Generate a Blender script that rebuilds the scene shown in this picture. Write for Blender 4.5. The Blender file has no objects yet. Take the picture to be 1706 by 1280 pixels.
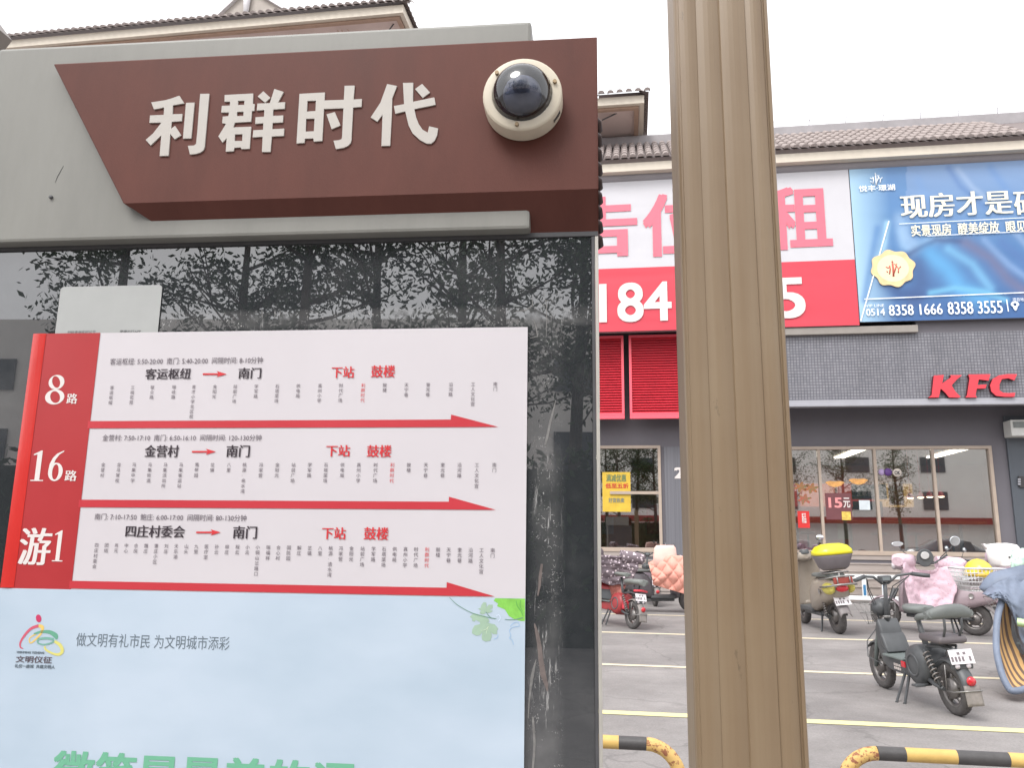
import bpy, bmesh, math, random
from mathutils import Vector, Matrix, geometry, noise as mnoise
random.seed(7)
sc = bpy.context.scene
COL = sc.collection
rad = math.radians

# ------------------------------------------------------------------ camera
FPX = 1313.0; YAW = rad(8.69); PITCH = rad(10.9); ROLL = rad(0.70); EYE = 1.36
_cy, _sy, _cp, _sp = math.cos(YAW), math.sin(YAW), math.cos(PITCH), math.sin(PITCH)
FW = Vector((-_sy*_cp, _cy*_cp, _sp)); _rt = Vector((_cy, _sy, 0)); _up = _rt.cross(FW)
RT = _rt*math.cos(ROLL) + _up*math.sin(ROLL); UP = -_rt*math.sin(ROLL) + _up*math.cos(ROLL)
cd = bpy.data.cameras.new('camera'); cam = bpy.data.objects.new('camera', cd); COL.objects.link(cam)
cd.sensor_width = 36; cd.lens = FPX/1706*36; cd.clip_start = 0.05; cd.clip_end = 3000
m = Matrix((RT, UP, -FW)).transposed().to_4x4(); m.translation = (0, 0, EYE); cam.matrix_world = m
sc.camera = cam
# ------------------------------------------------------------------ world: overcast daylight
w = bpy.data.worlds.new('World'); sc.world = w; w.use_nodes = True
nt = w.node_tree; nt.nodes.clear()
SUN_EL, SUN_AZ = rad(52), rad(205)     # high, from behind the camera, a little to its left
sky = nt.nodes.new('ShaderNodeTexSky'); sky.sky_type = 'NISHITA'; sky.sun_disc = False
sky.sun_elevation = SUN_EL; sky.sun_rotation = SUN_AZ; sky.air_density = 1.0; sky.dust_density = 6.0; sky.ozone_density = 1.0
hs = nt.nodes.new('ShaderNodeHueSaturation'); hs.inputs['Saturation'].default_value = 0.12
mx = nt.nodes.new('ShaderNodeMix'); mx.data_type = 'RGBA'; mx.inputs['Factor'].default_value = 0.6
mx.inputs['B'].default_value = (12.0, 12.0, 12.4, 1)   # even cloud layer
bg = nt.nodes.new('ShaderNodeBackground'); bg.inputs['Strength'].default_value = 0.10
ow = nt.nodes.new('ShaderNodeOutputWorld')
nt.links.new(sky.outputs[0], hs.inputs['Color']); nt.links.new(hs.outputs[0], mx.inputs['A'])
nt.links.new(mx.outputs['Result'], bg.inputs['Color']); nt.links.new(bg.outputs[0], ow.inputs[0])
sd = bpy.data.lights.new('sun', 'SUN'); sd.energy = 0.9; sd.angle = rad(25); sd.color = (1, 0.97, 0.93)
sun = bpy.data.objects.new('sun', sd); COL.objects.link(sun)
_sdir = Vector((math.sin(SUN_AZ)*math.cos(SUN_EL), math.cos(SUN_AZ)*math.cos(SUN_EL), math.sin(SUN_EL)))
sun.rotation_euler = _sdir.to_track_quat('Z', 'Y').to_euler(); sun.location = (0, -20, 30)
sc.view_settings.view_transform = 'Standard'; sc.view_settings.look = 'None'
sc.view_settings.exposure = 0.98; sc.view_settings.gamma = 1; sc.view_settings.use_curve_mapping = False
sc.cycles.max_bounces = 8

# ------------------------------------------------------------------ pixel of the photo -> point in the place
def _ray(x, y): return RT*((x-853)/FPX) - UP*((y-640)/FPX) + FW
def P(x, y, Y):
    d = _ray(x, y); return Vector((0, 0, EYE)) + d*(Y/d.y)
def G(x, y, z=0.0):
    d = _ray(x, y); return Vector((0, 0, EYE)) + d*((z-EYE)/d.z)
BA = rad(2.94)                           # the bus stop stands turned by 3 degrees
BX = Vector((math.cos(BA), math.sin(BA), 0)); BY = Vector((-math.sin(BA), math.cos(BA), 0))
def PB(x, y, v):
    d = _ray(x, y); q = d*(v/d.dot(BY)); return (q.dot(BX), q.z+EYE)

# ------------------------------------------------------------------ materials
def lin(c):
    return tuple(((v/255)/12.92 if v/255 <= .04045 else ((v/255+.055)/1.055)**2.4) for v in c)
MATS = {}
def mat(name, rgb, rough=.6, metal=0., var=.12, scale=8., bump=0., bscale=60., spec=.5, coat=0., k=1., emit=0., stretch=None, var2=None, trans=0.):
    if name in MATS: return MATS[name]
    m = bpy.data.materials.new(name); m.use_nodes = True; n = m.node_tree; b = n.nodes['Principled BSDF']
    c = [v*k for v in lin(rgb)]
    b.inputs['Roughness'].default_value = rough; b.inputs['Metallic'].default_value = metal
    b.inputs['Specular IOR Level'].default_value = spec; b.inputs['Coat Weight'].default_value = coat; b.inputs['Coat Roughness'].default_value = .08
    tc = n.nodes.new('ShaderNodeTexCoord'); mp = n.nodes.new('ShaderNodeMapping')
    n.links.new(tc.outputs['Object'], mp.inputs[0])
    if stretch: mp.inputs['Scale'].default_value = stretch
    if var > 0:
        no = n.nodes.new('ShaderNodeTexNoise'); no.inputs['Scale'].default_value = scale; no.inputs['Detail'].default_value = 5
        no.inputs['Roughness'].default_value = .65
        n.links.new(mp.outputs[0], no.inputs['Vector'])
        mixn = n.nodes.new('ShaderNodeMix'); mixn.data_type = 'RGBA'
        lo = [v*(1-var) for v in c]; hi = [min(1, v*(1+var)) for v in c]
        if var2: hi = [v*k for v in lin(var2)]; lo = c
        mixn.inputs['A'].default_value = (*lo, 1); mixn.inputs['B'].default_value = (*hi, 1)
        mr = n.nodes.new('ShaderNodeMapRange'); mr.inputs[1].default_value = .32; mr.inputs[2].default_value = .68
        n.links.new(no.outputs['Fac'], mr.inputs[0]); n.links.new(mr.outputs[0], mixn.inputs['Factor'])
        n.links.new(mixn.outputs['Result'], b.inputs['Base Color'])
        mr2 = n.nodes.new('ShaderNodeMapRange'); mr2.inputs[3].default_value = max(0.02, rough-.08); mr2.inputs[4].default_value = min(1, rough+.1)
        n.links.new(no.outputs['Fac'], mr2.inputs[0]); n.links.new(mr2.outputs[0], b.inputs['Roughness'])
    else:
        b.inputs['Base Color'].default_value = (*c, 1)
    if bump > 0:
        n2 = n.nodes.new('ShaderNodeTexNoise'); n2.inputs['Scale'].default_value = bscale; n2.inputs['Detail'].default_value = 4
        bp = n.nodes.new('ShaderNodeBump'); bp.inputs['Strength'].default_value = bump; bp.inputs['Distance'].default_value = .01
        n.links.new(mp.outputs[0], n2.inputs['Vector']); n.links.new(n2.outputs['Fac'], bp.inputs['Height']); n.links.new(bp.outputs[0], b.inputs['Normal'])
    if emit > 0:
        b.inputs['Emission Color'].default_value = (*c, 1); b.inputs['Emission Strength'].default_value = emit
    MATS[name] = m
    return m

def nodes_of(m): return m.node_tree, m.node_tree.nodes['Principled BSDF']

# ------------------------------------------------------------------ mesh builder
class MB:
    def __init__(s): s.v = []; s.f = []; s.sm = []
    def add(s, vs, fs, smooth=False):
        o = len(s.v); s.v += [Vector(v) for v in vs]; s.f += [[i+o for i in f] for f in fs]; s.sm += [smooth]*len(fs); return s
    def box(s, a, b, bev=0.):
        x0, x1 = sorted((a[0], b[0])); y0, y1 = sorted((a[1], b[1])); z0, z1 = sorted((a[2], b[2]))
        if bev <= 0:
            vs = [(x, y, z) for z in (z0, z1) for y in (y0, y1) for x in (x0, x1)]
            return s.add(vs, [(0,2,3,1),(4,5,7,6),(0,1,5,4),(2,6,7,3),(0,4,6,2),(1,3,7,5)])
        bm = bmesh.new(); bmesh.ops.create_cube(bm, size=1)
        for v in bm.verts: v.co = Vector(((x0+x1)/2+v.co.x*(x1-x0), (y0+y1)/2+v.co.y*(y1-y0), (z0+z1)/2+v.co.z*(z1-z0)))
        bmesh.ops.bevel(bm, geom=bm.edges[:], offset=min(bev, .45*min(x1-x0, y1-y0, z1-z0)), segments=2, affect='EDGES', profile=.6)
        bm.verts.index_update()
        s.add([v.co.copy() for v in bm.verts], [[v.index for v in f.verts] for f in bm.faces]); bm.free(); return s
    def tube(s, pts, r, n=8, cap=True, flat=1.0):
        pts = [Vector(p) for p in pts]; k = len(pts)
        rs = r if isinstance(r, (list, tuple)) else [r]*k
        t0 = (pts[1]-pts[0]).normalized(); a = Vector((0, 0, 1)) if abs(t0.z) < .9 else Vector((1, 0, 0))
        nrm = (a - t0*a.dot(t0)).normalized(); vs = []
        for i, p in enumerate(pts):
            t = (pts[min(i+1, k-1)]-pts[max(i-1, 0)]).normalized()
            nrm = (nrm - t*nrm.dot(t)).normalized(); bn = t.cross(nrm)
            for j in range(n):
                an = 2*math.pi*j/n
                vs.append(p + (nrm*math.cos(an)*flat + bn*math.sin(an))*rs[i])
        fs = [(i*n+j, i*n+(j+1) % n, (i+1)*n+(j+1) % n, (i+1)*n+j) for i in range(k-1) for j in range(n)]
        s.add(vs, fs, True)
        if cap: s.add(vs[:n], [list(range(n))[::-1]]); s.add(vs[-n:], [list(range(n))])
        return s
    def lathe(s, prof, c=(0, 0, 0), axis='Z', n=24, smooth=True, m=None):
        vs = []; k = len(prof)
        for (r, h) in prof:
            for j in range(n):
                a = 2*math.pi*j/n; p = (r*math.cos(a), r*math.sin(a), h)
                if axis == 'X': p = (p[2], p[0], p[1])
                elif axis == 'Y': p = (p[1], p[2], p[0])
                p = Vector(p)
                if m: p = m @ p
                vs.append(p + Vector(c))
        fs = [(i*n+j, i*n+(j+1) % n, (i+1)*n+(j+1) % n, (i+1)*n+j) for i in range(k-1) for j in range(n)]
        s.add(vs, fs, smooth); return s
    def ell(s, c, r, n=16, k=10, rot=None):
        prof = [(max(1e-4, math.sin(math.pi*i/k)), -math.cos(math.pi*i/k)) for i in range(k+1)]
        M_ = (rot or Matrix.Identity(3)) @ Matrix.Diagonal(Vector(r))
        return s.lathe(prof, c, 'Z', n, True, M_)
    def prism(s, loops, to3, t0, t1, smooth=False):
        """loops: outer loop first then holes, 2-D; to3(a,b,t)->3-D"""
        for L in loops:
            k = len(L); vs = [to3(a, b, t0) for a, b in L]+[to3(a, b, t1) for a, b in L]
            s.add(vs, [(i, (i+1) % k, k+(i+1) % k, k+i) for i in range(k)], smooth)
        tri = geometry.tessellate_polygon([[Vector((a, b, 0)) for a, b in L] for L in loops])
        flat = [p for L in loops for p in L]
        s.add([to3(a, b, t0) for a, b in flat], tri); s.add([to3(a, b, t1) for a, b in flat], [t[::-1] for t in tri]); return s
    def flat(s, loops, to3):
        tri = geometry.tessellate_polygon([[Vector((a, b, 0)) for a, b in L] for L in loops])
        flat = [p for L in loops for p in L]
        s.add([to3(a, b) for a, b in flat], tri); return s
    def grid(s, fn, nu, nv, smooth=True, thick=0.):
        vs = [Vector(fn(i/nu, j/nv)) for j in range(nv+1) for i in range(nu+1)]
        fs = [(j*(nu+1)+i, j*(nu+1)+i+1, (j+1)*(nu+1)+i+1, (j+1)*(nu+1)+i) for j in range(nv) for i in range(nu)]
        s.add(vs, fs, smooth)
        return s
    def loft(s, secs, cap=True, smooth=True):
        n = len(secs[0]); vs = [p for q in secs for p in q]; k = len(secs)
        s.add(vs, [(i*n+j, i*n+(j+1) % n, (i+1)*n+(j+1) % n, (i+1)*n+j) for i in range(k-1) for j in range(n)], smooth)
        if cap: s.add(secs[0], [list(range(n))[::-1]]); s.add(secs[-1], [list(range(n))])
        return s
    def build(s, name, material, parent=None, mods=None, solid=0.):
        base = parent['_b'] if parent is not None and '_b' in parent else None
        b = Vector(base) if base is not None else Vector((0, 0, 0))
        me = bpy.data.meshes.new(name); me.from_pydata([tuple(v-b) for v in s.v], [], s.f)
        me.polygons.foreach_set('use_smooth', s.sm)
        bm = bmesh.new(); bm.from_mesh(me); bmesh.ops.remove_doubles(bm, verts=bm.verts[:], dist=1e-6)
        bmesh.ops.recalc_face_normals(bm, faces=bm.faces[:]); bm.to_mesh(me); bm.free()
        for mm in (material if isinstance(material, (list, tuple)) else [material]): me.materials.append(mm)
        o = bpy.data.objects.new(name, me); COL.objects.link(o)
        if parent is not None: o.parent = parent; o['_b'] = tuple(b)
        if any(s.sm) and not all(s.sm): pass
        if solid:
            md = o.modifiers.new('s', 'SOLIDIFY'); md.thickness = solid; md.offset = 0
        return o
def tag(o, label=None, cat=None, group=None, kind=None):
    if label: o['label'] = label
    if cat: o['category'] = cat
    if group: o['group'] = group
    if kind: o['kind'] = kind
    return o
def thing(name, label, cat, base=(0, 0, 0), rot=0., group=None, frame='W', local=False):
    """Empty at the base of a thing. frame 'B': coordinates are those of the bus stop. local: parts are given in the thing's own axes."""
    o = bpy.data.objects.new(name, None); COL.objects.link(o); o.empty_display_size = .1
    b = Vector(base)
    if frame == 'B': o.location = BX*b.x + BY*b.y + Vector((0, 0, b.z)); o.rotation_euler = (0, 0, BA); o['_b'] = tuple(b)
    else:
        o.location = b; o.rotation_euler = (0, 0, rot); o['_b'] = (0, 0, 0) if local else tuple(b)
    return tag(o, label, cat, group)
def copy_tree(o, parent=None):
    c = o.copy(); COL.objects.link(c); c.parent = parent
    for ch in list(o.children): copy_tree(ch, c)
    return c

# ------------------------------------------------------------------ lettering
_fc = {}
def glyphs(body, off=0., vertical=False, line=1.0):
    off = 0.; key = (body, off, line)
    if key in _fc: return _fc[key]
    c = bpy.data.curves.new('t', 'FONT'); c.body = body; c.resolution_u = 5 if len(body) <= 3 else 2; c.offset = off; c.space_line = line
    c.align_x = 'CENTER' if '\n' in body else 'LEFT'
    o = bpy.data.objects.new('t', c); COL.objects.link(o)
    dg = bpy.context.evaluated_depsgraph_get(); me = bpy.data.meshes.new_from_object(o.evaluated_get(dg))
    vs = [(v.co.x, v.co.y) for v in me.vertices]; fs = [tuple(p.vertices) for p in me.polygons]
    bpy.data.objects.remove(o); bpy.data.curves.remove(c); bpy.data.meshes.remove(me)
    xs = [v[0] for v in vs]; ys = [v[1] for v in vs]
    r = (vs, fs, (min(xs), min(ys), max(xs), max(ys)), ); _fc[key] = r; return r
def fit_text(mb, body, rect, to3, off=0.02, song=False, depth=0., line=1.0):
    """body drawn so that its ink fills rect=(a0,b0,a1,b1) of a plane; to3(a,b,t)->point, t = lift in mm steps"""
    vs, fs, (x0, y0, x1, y1) = glyphs(body, off, line=line)
    a0, b0, a1, b1 = rect; sx = (a1-a0)/(x1-x0); sy = (b1-b0)/(y1-y0)
    # strokes are thickened by stacking shifted copies: upright strokes only for the serif look
    shifts = [(0, 0)]
    if song: shifts = [(-off, 0), (0, 0), (off, 0)]
    elif off > .015: shifts = [(-off, -off*.8), (off, off*.8), (-off, off*.8), (off, -off*.8)] + ([(0, 0)] if off > .035 else [])
    for i, (dx, dy) in enumerate(shifts):
        mb.add([to3(a0+(x-x0+dx)*sx, b0+(y-y0+dy)*sy, .00012*i) for x, y in vs], fs)
    return mb
def ellipse(cx, cy, rx, ry, n=28, rot=0.):
    c, s_ = math.cos(rot), math.sin(rot)
    return [(cx+rx*math.cos(t)*c-ry*math.sin(t)*s_, cy+rx*math.cos(t)*s_+ry*math.sin(t)*c) for t in [2*math.pi*i/n for i in range(n)]]
def serif_digit(d):
    """loops-lists in a 0..0.5 x 0..1 box"""
    if d == '8': return [[ellipse(.25, .25, .25, .255), ellipse(.262, .245, .125, .205, rot=.25)[::-1]], [ellipse(.25, .75, .205, .25), ellipse(.24, .76, .10, .205, rot=.25)[::-1]]]
    if d == '0': return [[ellipse(.25, .5, .25, .5), ellipse(.25, .5, .11, .45)[::-1]]]
    if d == '1': return [[[(.17, .03), (.33, .03), (.33, 1.0), (.29, 1.0), (.05, .88), (.05, .84), (.17, .87)]], [[(.04, 0), (.46, 0), (.46, .035), (.04, .035)]]]
    if d == '6': return [[ellipse(.26, .3, .24, .3), ellipse(.26, .3, .105, .25)[::-1]], [[(.02, .33), (.04, .55), (.12, .75), (.25, .9), (.47, 1.0), (.47, .965), (.33, .87), (.22, .7), (.165, .5), (.155, .35)]]]

def noise(x, y=0, z=0): return mnoise.noise(Vector((x, y, z)))
# ================================================================== BUS STOP BOARD (frame B: u right, v away, z up)
GREY = mat('grey_painted_steel', (166, 165, 158), .45, var=.07, scale=4, bump=.02, bscale=30, k=.60, stretch=(3, 1, .7))
BROWN = mat('brown_painted_steel', (130, 80, 70), .5, var=.12, scale=4, bump=.03, bscale=200, k=.50, spec=.2, stretch=(2.5, 1, .8))
LETTER = mat('cream_letter', (212, 206, 198), .5, var=.03, scale=30, k=.72)
FRAME = mat('dark_frame', (78, 78, 80), .45, var=.1, scale=20)
TRIM = mat('aluminium_trim', (190, 186, 178), .4, metal=.3, var=.05)
VB, VG, VP = 1.30, 1.322, 1.352
board = thing('bus_stop_board', 'bus stop board with grey cabinet, brown name panel and dark glass below', 'bus stop board', (-.55, 1.45, 0), frame='B')
def fB(v, out=-1):     # (u, z, t) on a board plane, t lifts towards the viewer
    return lambda a, b, t=0.: (a, v+out*t, b)
def up(x, y, v=VP): return PB(x, y, v)
# grey cabinet
gl, gr = -1.180, up(884, 200, VG)[0]
zt = .5*(up(300, 62, VG)[1]+up(884, 38, VG)[1]); zb = .5*(up(60, 399, VG)[1]+up(880, 384, VG)[1])
mb = MB(); mb.box((gl, VG, zb), (gr, VG+.175, zt), .006); mb.build('cabinet', GREY, board)
mb = MB(); mb.box((gl+.02, VP+.022, .0), (gl+.10, VP+.10, zb-.003), .004); mb.build('post', GREY, board)
q = up(86, 329, VG); mb = MB(); mb.lathe([(.0001, -.004), (.0035, -.004), (.0035, .002)], (q[0], VG, q[1]), 'Y', 12); mb.build('screw', FRAME, board)
mb = MB(); sp_ = [up(106, 276, VG), up(101, 285, VG), up(96, 294, VG), up(92, 304, VG)]
mb.tube([(a, VG-.0002, b_) for a, b_ in sp_], [.0003, .0007, .0006, .0003], 4); mb.build('scratch', FRAME, board)
# brown name panel: front plate and chamfered lower plate
bu0, bz0 = up(88, 108, VB); bz_t = .5*(bz0+up(995, 58, VB)[1]); bur = up(996, 200, VB)[0]
fz = .5*(up(205, 339, VB)[1]+up(994, 314, VB)[1]); fu = up(205, 340, VB)[0]
lz = up(994, 388, VB+.05)[1]
mb = MB()
outline = [(bu0, bz_t), (bur, bz_t), (bur, fz), (fu, fz)]
mb.prism([outline], lambda a, b, t: (a, VB+t, b), 0, .021)
low = [(fu, fz), (bur, fz), (bur, lz), (fu+.045, lz)]
vsl = [(fu, VB, fz), (bur, VB, fz), (bur, VB+.05, lz), (fu+.10, VB+.05, lz)]
mb.add(vsl, [(0, 1, 2, 3)])
mb.add([(bur, VB, bz_t), (bur, VB, fz), (bur, VB+.05, lz), (bur, VB+.17, lz), (bur, VB+.17, bz_t)], [(0, 1, 2, 3, 4)])
mb.add([(gr+.002, VB+.02, bz_t), (bur, VB+.02, bz_t), (bur, VB+.17, bz_t), (gr+.002, VB+.17, bz_t)], [(0, 1, 2, 3)])
mb.add([(gr+.002, VB+.02, bz_t), (gr+.002, VB+.17, bz_t), (gr+.002, VB+.17, lz), (gr+.002, VB+.02, fz)], [(0, 1, 2, 3)])
mb.add([(gr, VB+.05, lz), (bur, VB+.05, lz), (bur, VB+.17, lz), (gr, VB+.17, lz)], [(0, 1, 2, 3)])
npanel = mb.build('name_panel', BROWN, board)
bv = npanel.modifiers.new('b', 'BEVEL'); bv.width = .0025; bv.segments = 2; bv.limit_method = 'ANGLE'
# grey wedge below the brown panel stays part of the cabinet; raised lettering traced on the panel plane
def ch(org, sc_, loops_list):
    mb = MB()
    for loops in loops_list:
        L2 = [[PB(org[0]+x/sc_, org[1]+y/sc_, VB) for x, y in L] for L in loops]
        mb.prism(L2, lambda a, b, t: (a, VB-t, b), -.0005, .0028)
    return mb.build('character', LETTER, npanel)
ch((240, 140), 9.85, [
 [[(130,310),(345,278),(450,250),(590,200),(670,325),(485,358),(478,505),(640,500),(630,618),(465,628),(452,745),(520,695),(620,850),(515,915),(442,828),(412,1185),(268,1190),(295,850),(120,1015),(40,925),(160,820),(300,640),(100,645),(110,525),(335,515),(342,392),(175,425)]],
 [[(700,318),(840,314),(785,900),(650,905)]],
 [[(932,170),(1082,168),(1005,1040),(985,1095),(930,1135),(860,1155),(765,1165),(730,1022),(830,1018),(865,990),(885,800)]]])
ch((360, 140), 10.667, [
 [[(165,205),(670,178),(662,360),(695,365),(690,485),(648,490),(632,678),(345,695),(315,780),(635,768),(605,1160),(460,1165),(455,1135),(335,1140),(322,1203),(183,1210),(200,970),(125,1050),(52,940),(190,715),(120,705),(130,590),(230,580),(242,515),(103,515),(115,398),(255,392),(262,322),(160,322)],
  [(402,308),(515,304),(510,380),(398,384)], [(385,505),(500,500),(496,575),(380,580)], [(345,905),(480,900),(475,1020),(340,1022)]],
 [[(850,138),(975,255),(880,340),(750,230)]],
 [[(1045,98),(1210,150),(1110,340),(1235,332),(1228,448),(1025,462),(1018,575),(1203,568),(1195,690),(1015,700),(1005,812),(1220,802),(1212,930),(1000,942),(975,1215),(825,1218),(838,945),(660,958),(672,832),(845,822),(850,705),(706,718),(712,600),(862,590),(868,470),(732,480),(745,358),(965,348)]]])
ch((490, 140), 10.667, [
 [[(105,185),(555,160),(548,302),(892,290),(905,42),(1083,38),(1062,285),(1212,275),(1203,415),(1055,428),(1025,1010),(1010,1060),(960,1110),(880,1145),(750,1165),(708,1018),(800,1008),(848,990),(860,960),(885,440),(538,452),(508,1022),(358,1032),(350,975),(200,980),(192,1055),(52,1065)],
  [(245,310),(397,305),(388,490),(235,500)], [(222,628),(372,622),(360,850),(213,855)]],
 [[(585,550),(730,508),(832,745),(675,812)]]])
ch((610, 130), 10.667, [
 [[(380,118),(555,152),(468,370),(465,600),(432,1212),(278,1218),(298,660),(205,785),(88,710),(260,450)]],
 [[(660,97),(842,95),(838,432),(1215,355),(1240,485),(862,562),(890,700),(940,830),(1010,930),(1100,980),(1125,868),(1283,905),(1265,1030),(1220,1125),(1160,1175),(1080,1175),(960,1110),(830,990),(760,850),(700,600),(525,645),(500,508),(680,475)]],
 [[(1000,115),(1140,268),(1010,362),(875,205)]]])
# side louvres just visible past the right edge of the name panel
for i in range(9):
    zz = up(1000, 205+i*24, VB+.13)[1]
    mb = MB(); mb.tube([(bur-.01, VB+.10, zz), (bur+.003, VB+.12, zz-.004), (bur+.005, VB+.14, zz-.010), (bur-.004, VB+.15, zz-.014)], [.004, .006, .006, .004], 8); mb.build('vent_fin', mat('fin_brown', (74, 62, 62), .5, var=.1), board)
# dark glass front and its frame
gu0, gu1 = gl-.03, up(988, 800, VP)[0]
gzt = .5*(up(30, 415, VP)[1]+up(985, 399, VP)[1])
BLK = bpy.data.materials.new('dark_glass'); BLK.use_nodes = True; MATS['dark_glass'] = BLK
n, b = nodes_of(BLK)
b.inputs['Roughness'].default_value = .01; b.inputs['IOR'].default_value = 2.2
tc = n.nodes.new('ShaderNodeTexCoord')
def nz(scale, st=(1, 1, 1), det=6, ro=.7, off=(0, 0, 0)):
    mp = n.nodes.new('ShaderNodeMapping'); mp.inputs['Scale'].default_value = st; mp.inputs['Location'].default_value = off
    t = n.nodes.new('ShaderNodeTexNoise'); t.inputs['Scale'].default_value = scale; t.inputs['Detail'].default_value = det; t.inputs['Roughness'].default_value = ro
    n.links.new(tc.outputs['Object'], mp.inputs[0]); n.links.new(mp.outputs[0], t.inputs['Vector']); return t.outputs['Fac']
def rng(src, a, b_, c=0., d=1.):
    r = n.nodes.new('ShaderNodeMapRange'); r.inputs[1].default_value = a; r.inputs[2].default_value = b_; r.inputs[3].default_value = c; r.inputs[4].default_value = d
    n.links.new(src, r.inputs[0]); return r.outputs[0]
def mth(op, a, b_):
    x = n.nodes.new('ShaderNodeMath'); x.operation = op
    for i, s_ in enumerate((a, b_)):
        if isinstance(s_, (int, float)): x.inputs[i].default_value = s_
        else: n.links.new(s_, x.inputs[i])
    return x.outputs[0]
sep = n.nodes.new('ShaderNodeSeparateXYZ'); n.links.new(tc.outputs['Object'], sep.inputs[0])
# object coordinates are (u+.55, v-1.45, z): the dried glue runs in a band down the right and over the top
U0 = .55
bx0 = mth('ABSOLUTE', mth('SUBTRACT', sep.outputs[0], U0-.075), 0)
band_v = rng(bx0, .012, .034, 1, 0)
band_v = mth('MULTIPLY', band_v, rng(sep.outputs[2], 1.775, 1.80, 1, 0))
bz = mth('ABSOLUTE', mth('SUBTRACT', sep.outputs[2], 1.745), 0)
band_h = mth('MULTIPLY', rng(bz, .012, .022, 1, 0), rng(sep.outputs[0], U0-.95, U0-.9, 0, 1))
band = mth('MAXIMUM', band_v, band_h)
specks = rng(nz(260, (1, 1, 1), 3, .8), .60, .66)
streak = mth('MULTIPLY', rng(nz(22, (6, 1, .6), 6, .75, (3, 0, 1)), .56, .66), rng(nz(9, (1, 1, .5), 2, .5, (9, 0, 3)), .5, .6))
haze_d = mth('MULTIPLY', rng(nz(14, (1, 1, 1), 5, .6), .35, .75, .02, .22), 1.0)
d = mth('MAXIMUM', mth('MAXIMUM', mth('MULTIPLY', specks, rng(nz(18, (1, 1, 1), 2), .42, .55)), mth('MULTIPLY', streak, .8)), haze_d)
dirt = mth('MULTIPLY', d, band)
all_d = mth('MULTIPLY', rng(nz(7, (1, 1, 1), 8, .8, (5, 2, 1)), .5, .8), .10)
dirt = mth('MAXIMUM', dirt, all_d)
mxd = n.nodes.new('ShaderNodeMix'); mxd.data_type = 'RGBA'; mxd.inputs['A'].default_value = (.032, .035, .039, 1); mxd.inputs['B'].default_value = (.42, .41, .40, 1)
n.links.new(dirt, mxd.inputs['Factor']); n.links.new(mxd.outputs['Result'], b.inputs['Base Color'])
n.links.new(rng(dirt, .12, .7, .004, .5), b.inputs['Roughness'])
mb = MB(); mb.box((gu0, VP, .55), (gu1, VP+.02, gzt)); glass = mb.build('glass_front', BLK, board)
mb = MB(); mb.box((gl-.03, VP-.004, gzt+.0005), (gu1+.012, VP+.03, gzt+.012), .001); mb.build('frame_rail', FRAME, board)
mb = MB(); mb.box((gl-.03, VP-.006, gzt+.0125), (gu1+.012, VP+.03, gzt+.0155)); mb.build('frame_trim', TRIM, board)
mb = MB(); mb.box((gu1+.0005, VP-.003, .55), (gu1+.006, VP+.04, gzt)); mb.build('frame_rail', FRAME, board)
mb = MB(); mb.box((gu1+.0065, VP-.004, .12), (gu1+.0125, VP+.05, gzt), .001); mb.build('frame_trim', TRIM, board)
mb = MB(); mb.box((gl+.101, VP+.021, .12), (gu1+.006, VP+.11, gzt+.012)); mb.build('back_panel', FRAME, board)

def glue(pts, w_, m_):
    q = [up(x, y) for x, y in pts]; L = []; Rr = []
    for k, (a, b_) in enumerate(q):
        p0 = q[max(k-1, 0)]; p1 = q[min(k+1, len(q)-1)]; d = Vector((p1[0]-p0[0], p1[1]-p0[1])).normalized(); ww = w_[k]*.0005
        j = .0006*noise(k*1.7, a*90); L.append((a-d.y*(ww+j), VP-.0006, b_+d.x*(ww+j))); Rr.append((a+d.y*(ww-j), VP-.0006, b_-d.x*(ww-j)))
    mb = MB(); k = len(L); mb.add(L+Rr, [(j, j+1, k+j+1, k+j) for j in range(k-1)]); mb.build('dried_glue', m_, board)
def zg(L, o, s_): return [(o[0]+x/s_, o[1]+y/s_) for x, y in L]
GLU = mat('glue_brown', (128, 116, 112), .6, var=.25, scale=60, k=.7); GLU2 = mat('glue_grey', (140, 138, 136), .6, var=.25, scale=80, k=.7)
glue(zg([(1245,375),(1262,440),(1275,520),(1285,600),(1300,700),(1318,760),(1325,800)], (560, 940), 3.765), [2, 6, 7, 8, 9, 6, 2], GLU)
glue(zg([(1255,600),(1240,660),(1228,720),(1218,800),(1210,880),(1205,970)], (560, 940), 3.765), [1, 4, 5, 3, 3, 1], GLU2)
glue(zg([(1235,960),(1240,1040),(1244,1120),(1240,1200),(1232,1290)], (560, 940), 3.765), [3, 4, 4, 4, 3], GLU2)
glue(zg([(1290,0),(1280,80),(1275,140),(1265,200)], (560, 940), 3.765), [4, 5, 4, 2], GLU)
glue(zg([(1445,890),(1430,950),(1415,1010),(1400,1080),(1390,1120)], (460, 380), 3.1), [1, 3, 4, 4, 3], GLU2)
glue(zg([(1322,350),(1325,400),(1290,425),(1240,432)], (460, 380), 3.1), [1, 2, 2, 1], GLU2)
glue(zg([(1395,370),(1397,440),(1396,500),(1395,560)], (460, 380), 3.1), [1, 1.5, 1.5, .8], GLU2)
glue(zg([(1330,470),(1345,520),(1350,560),(1310,570)], (460, 380), 3.1), [1, 2.5, 3, 1], GLU2)
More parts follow.
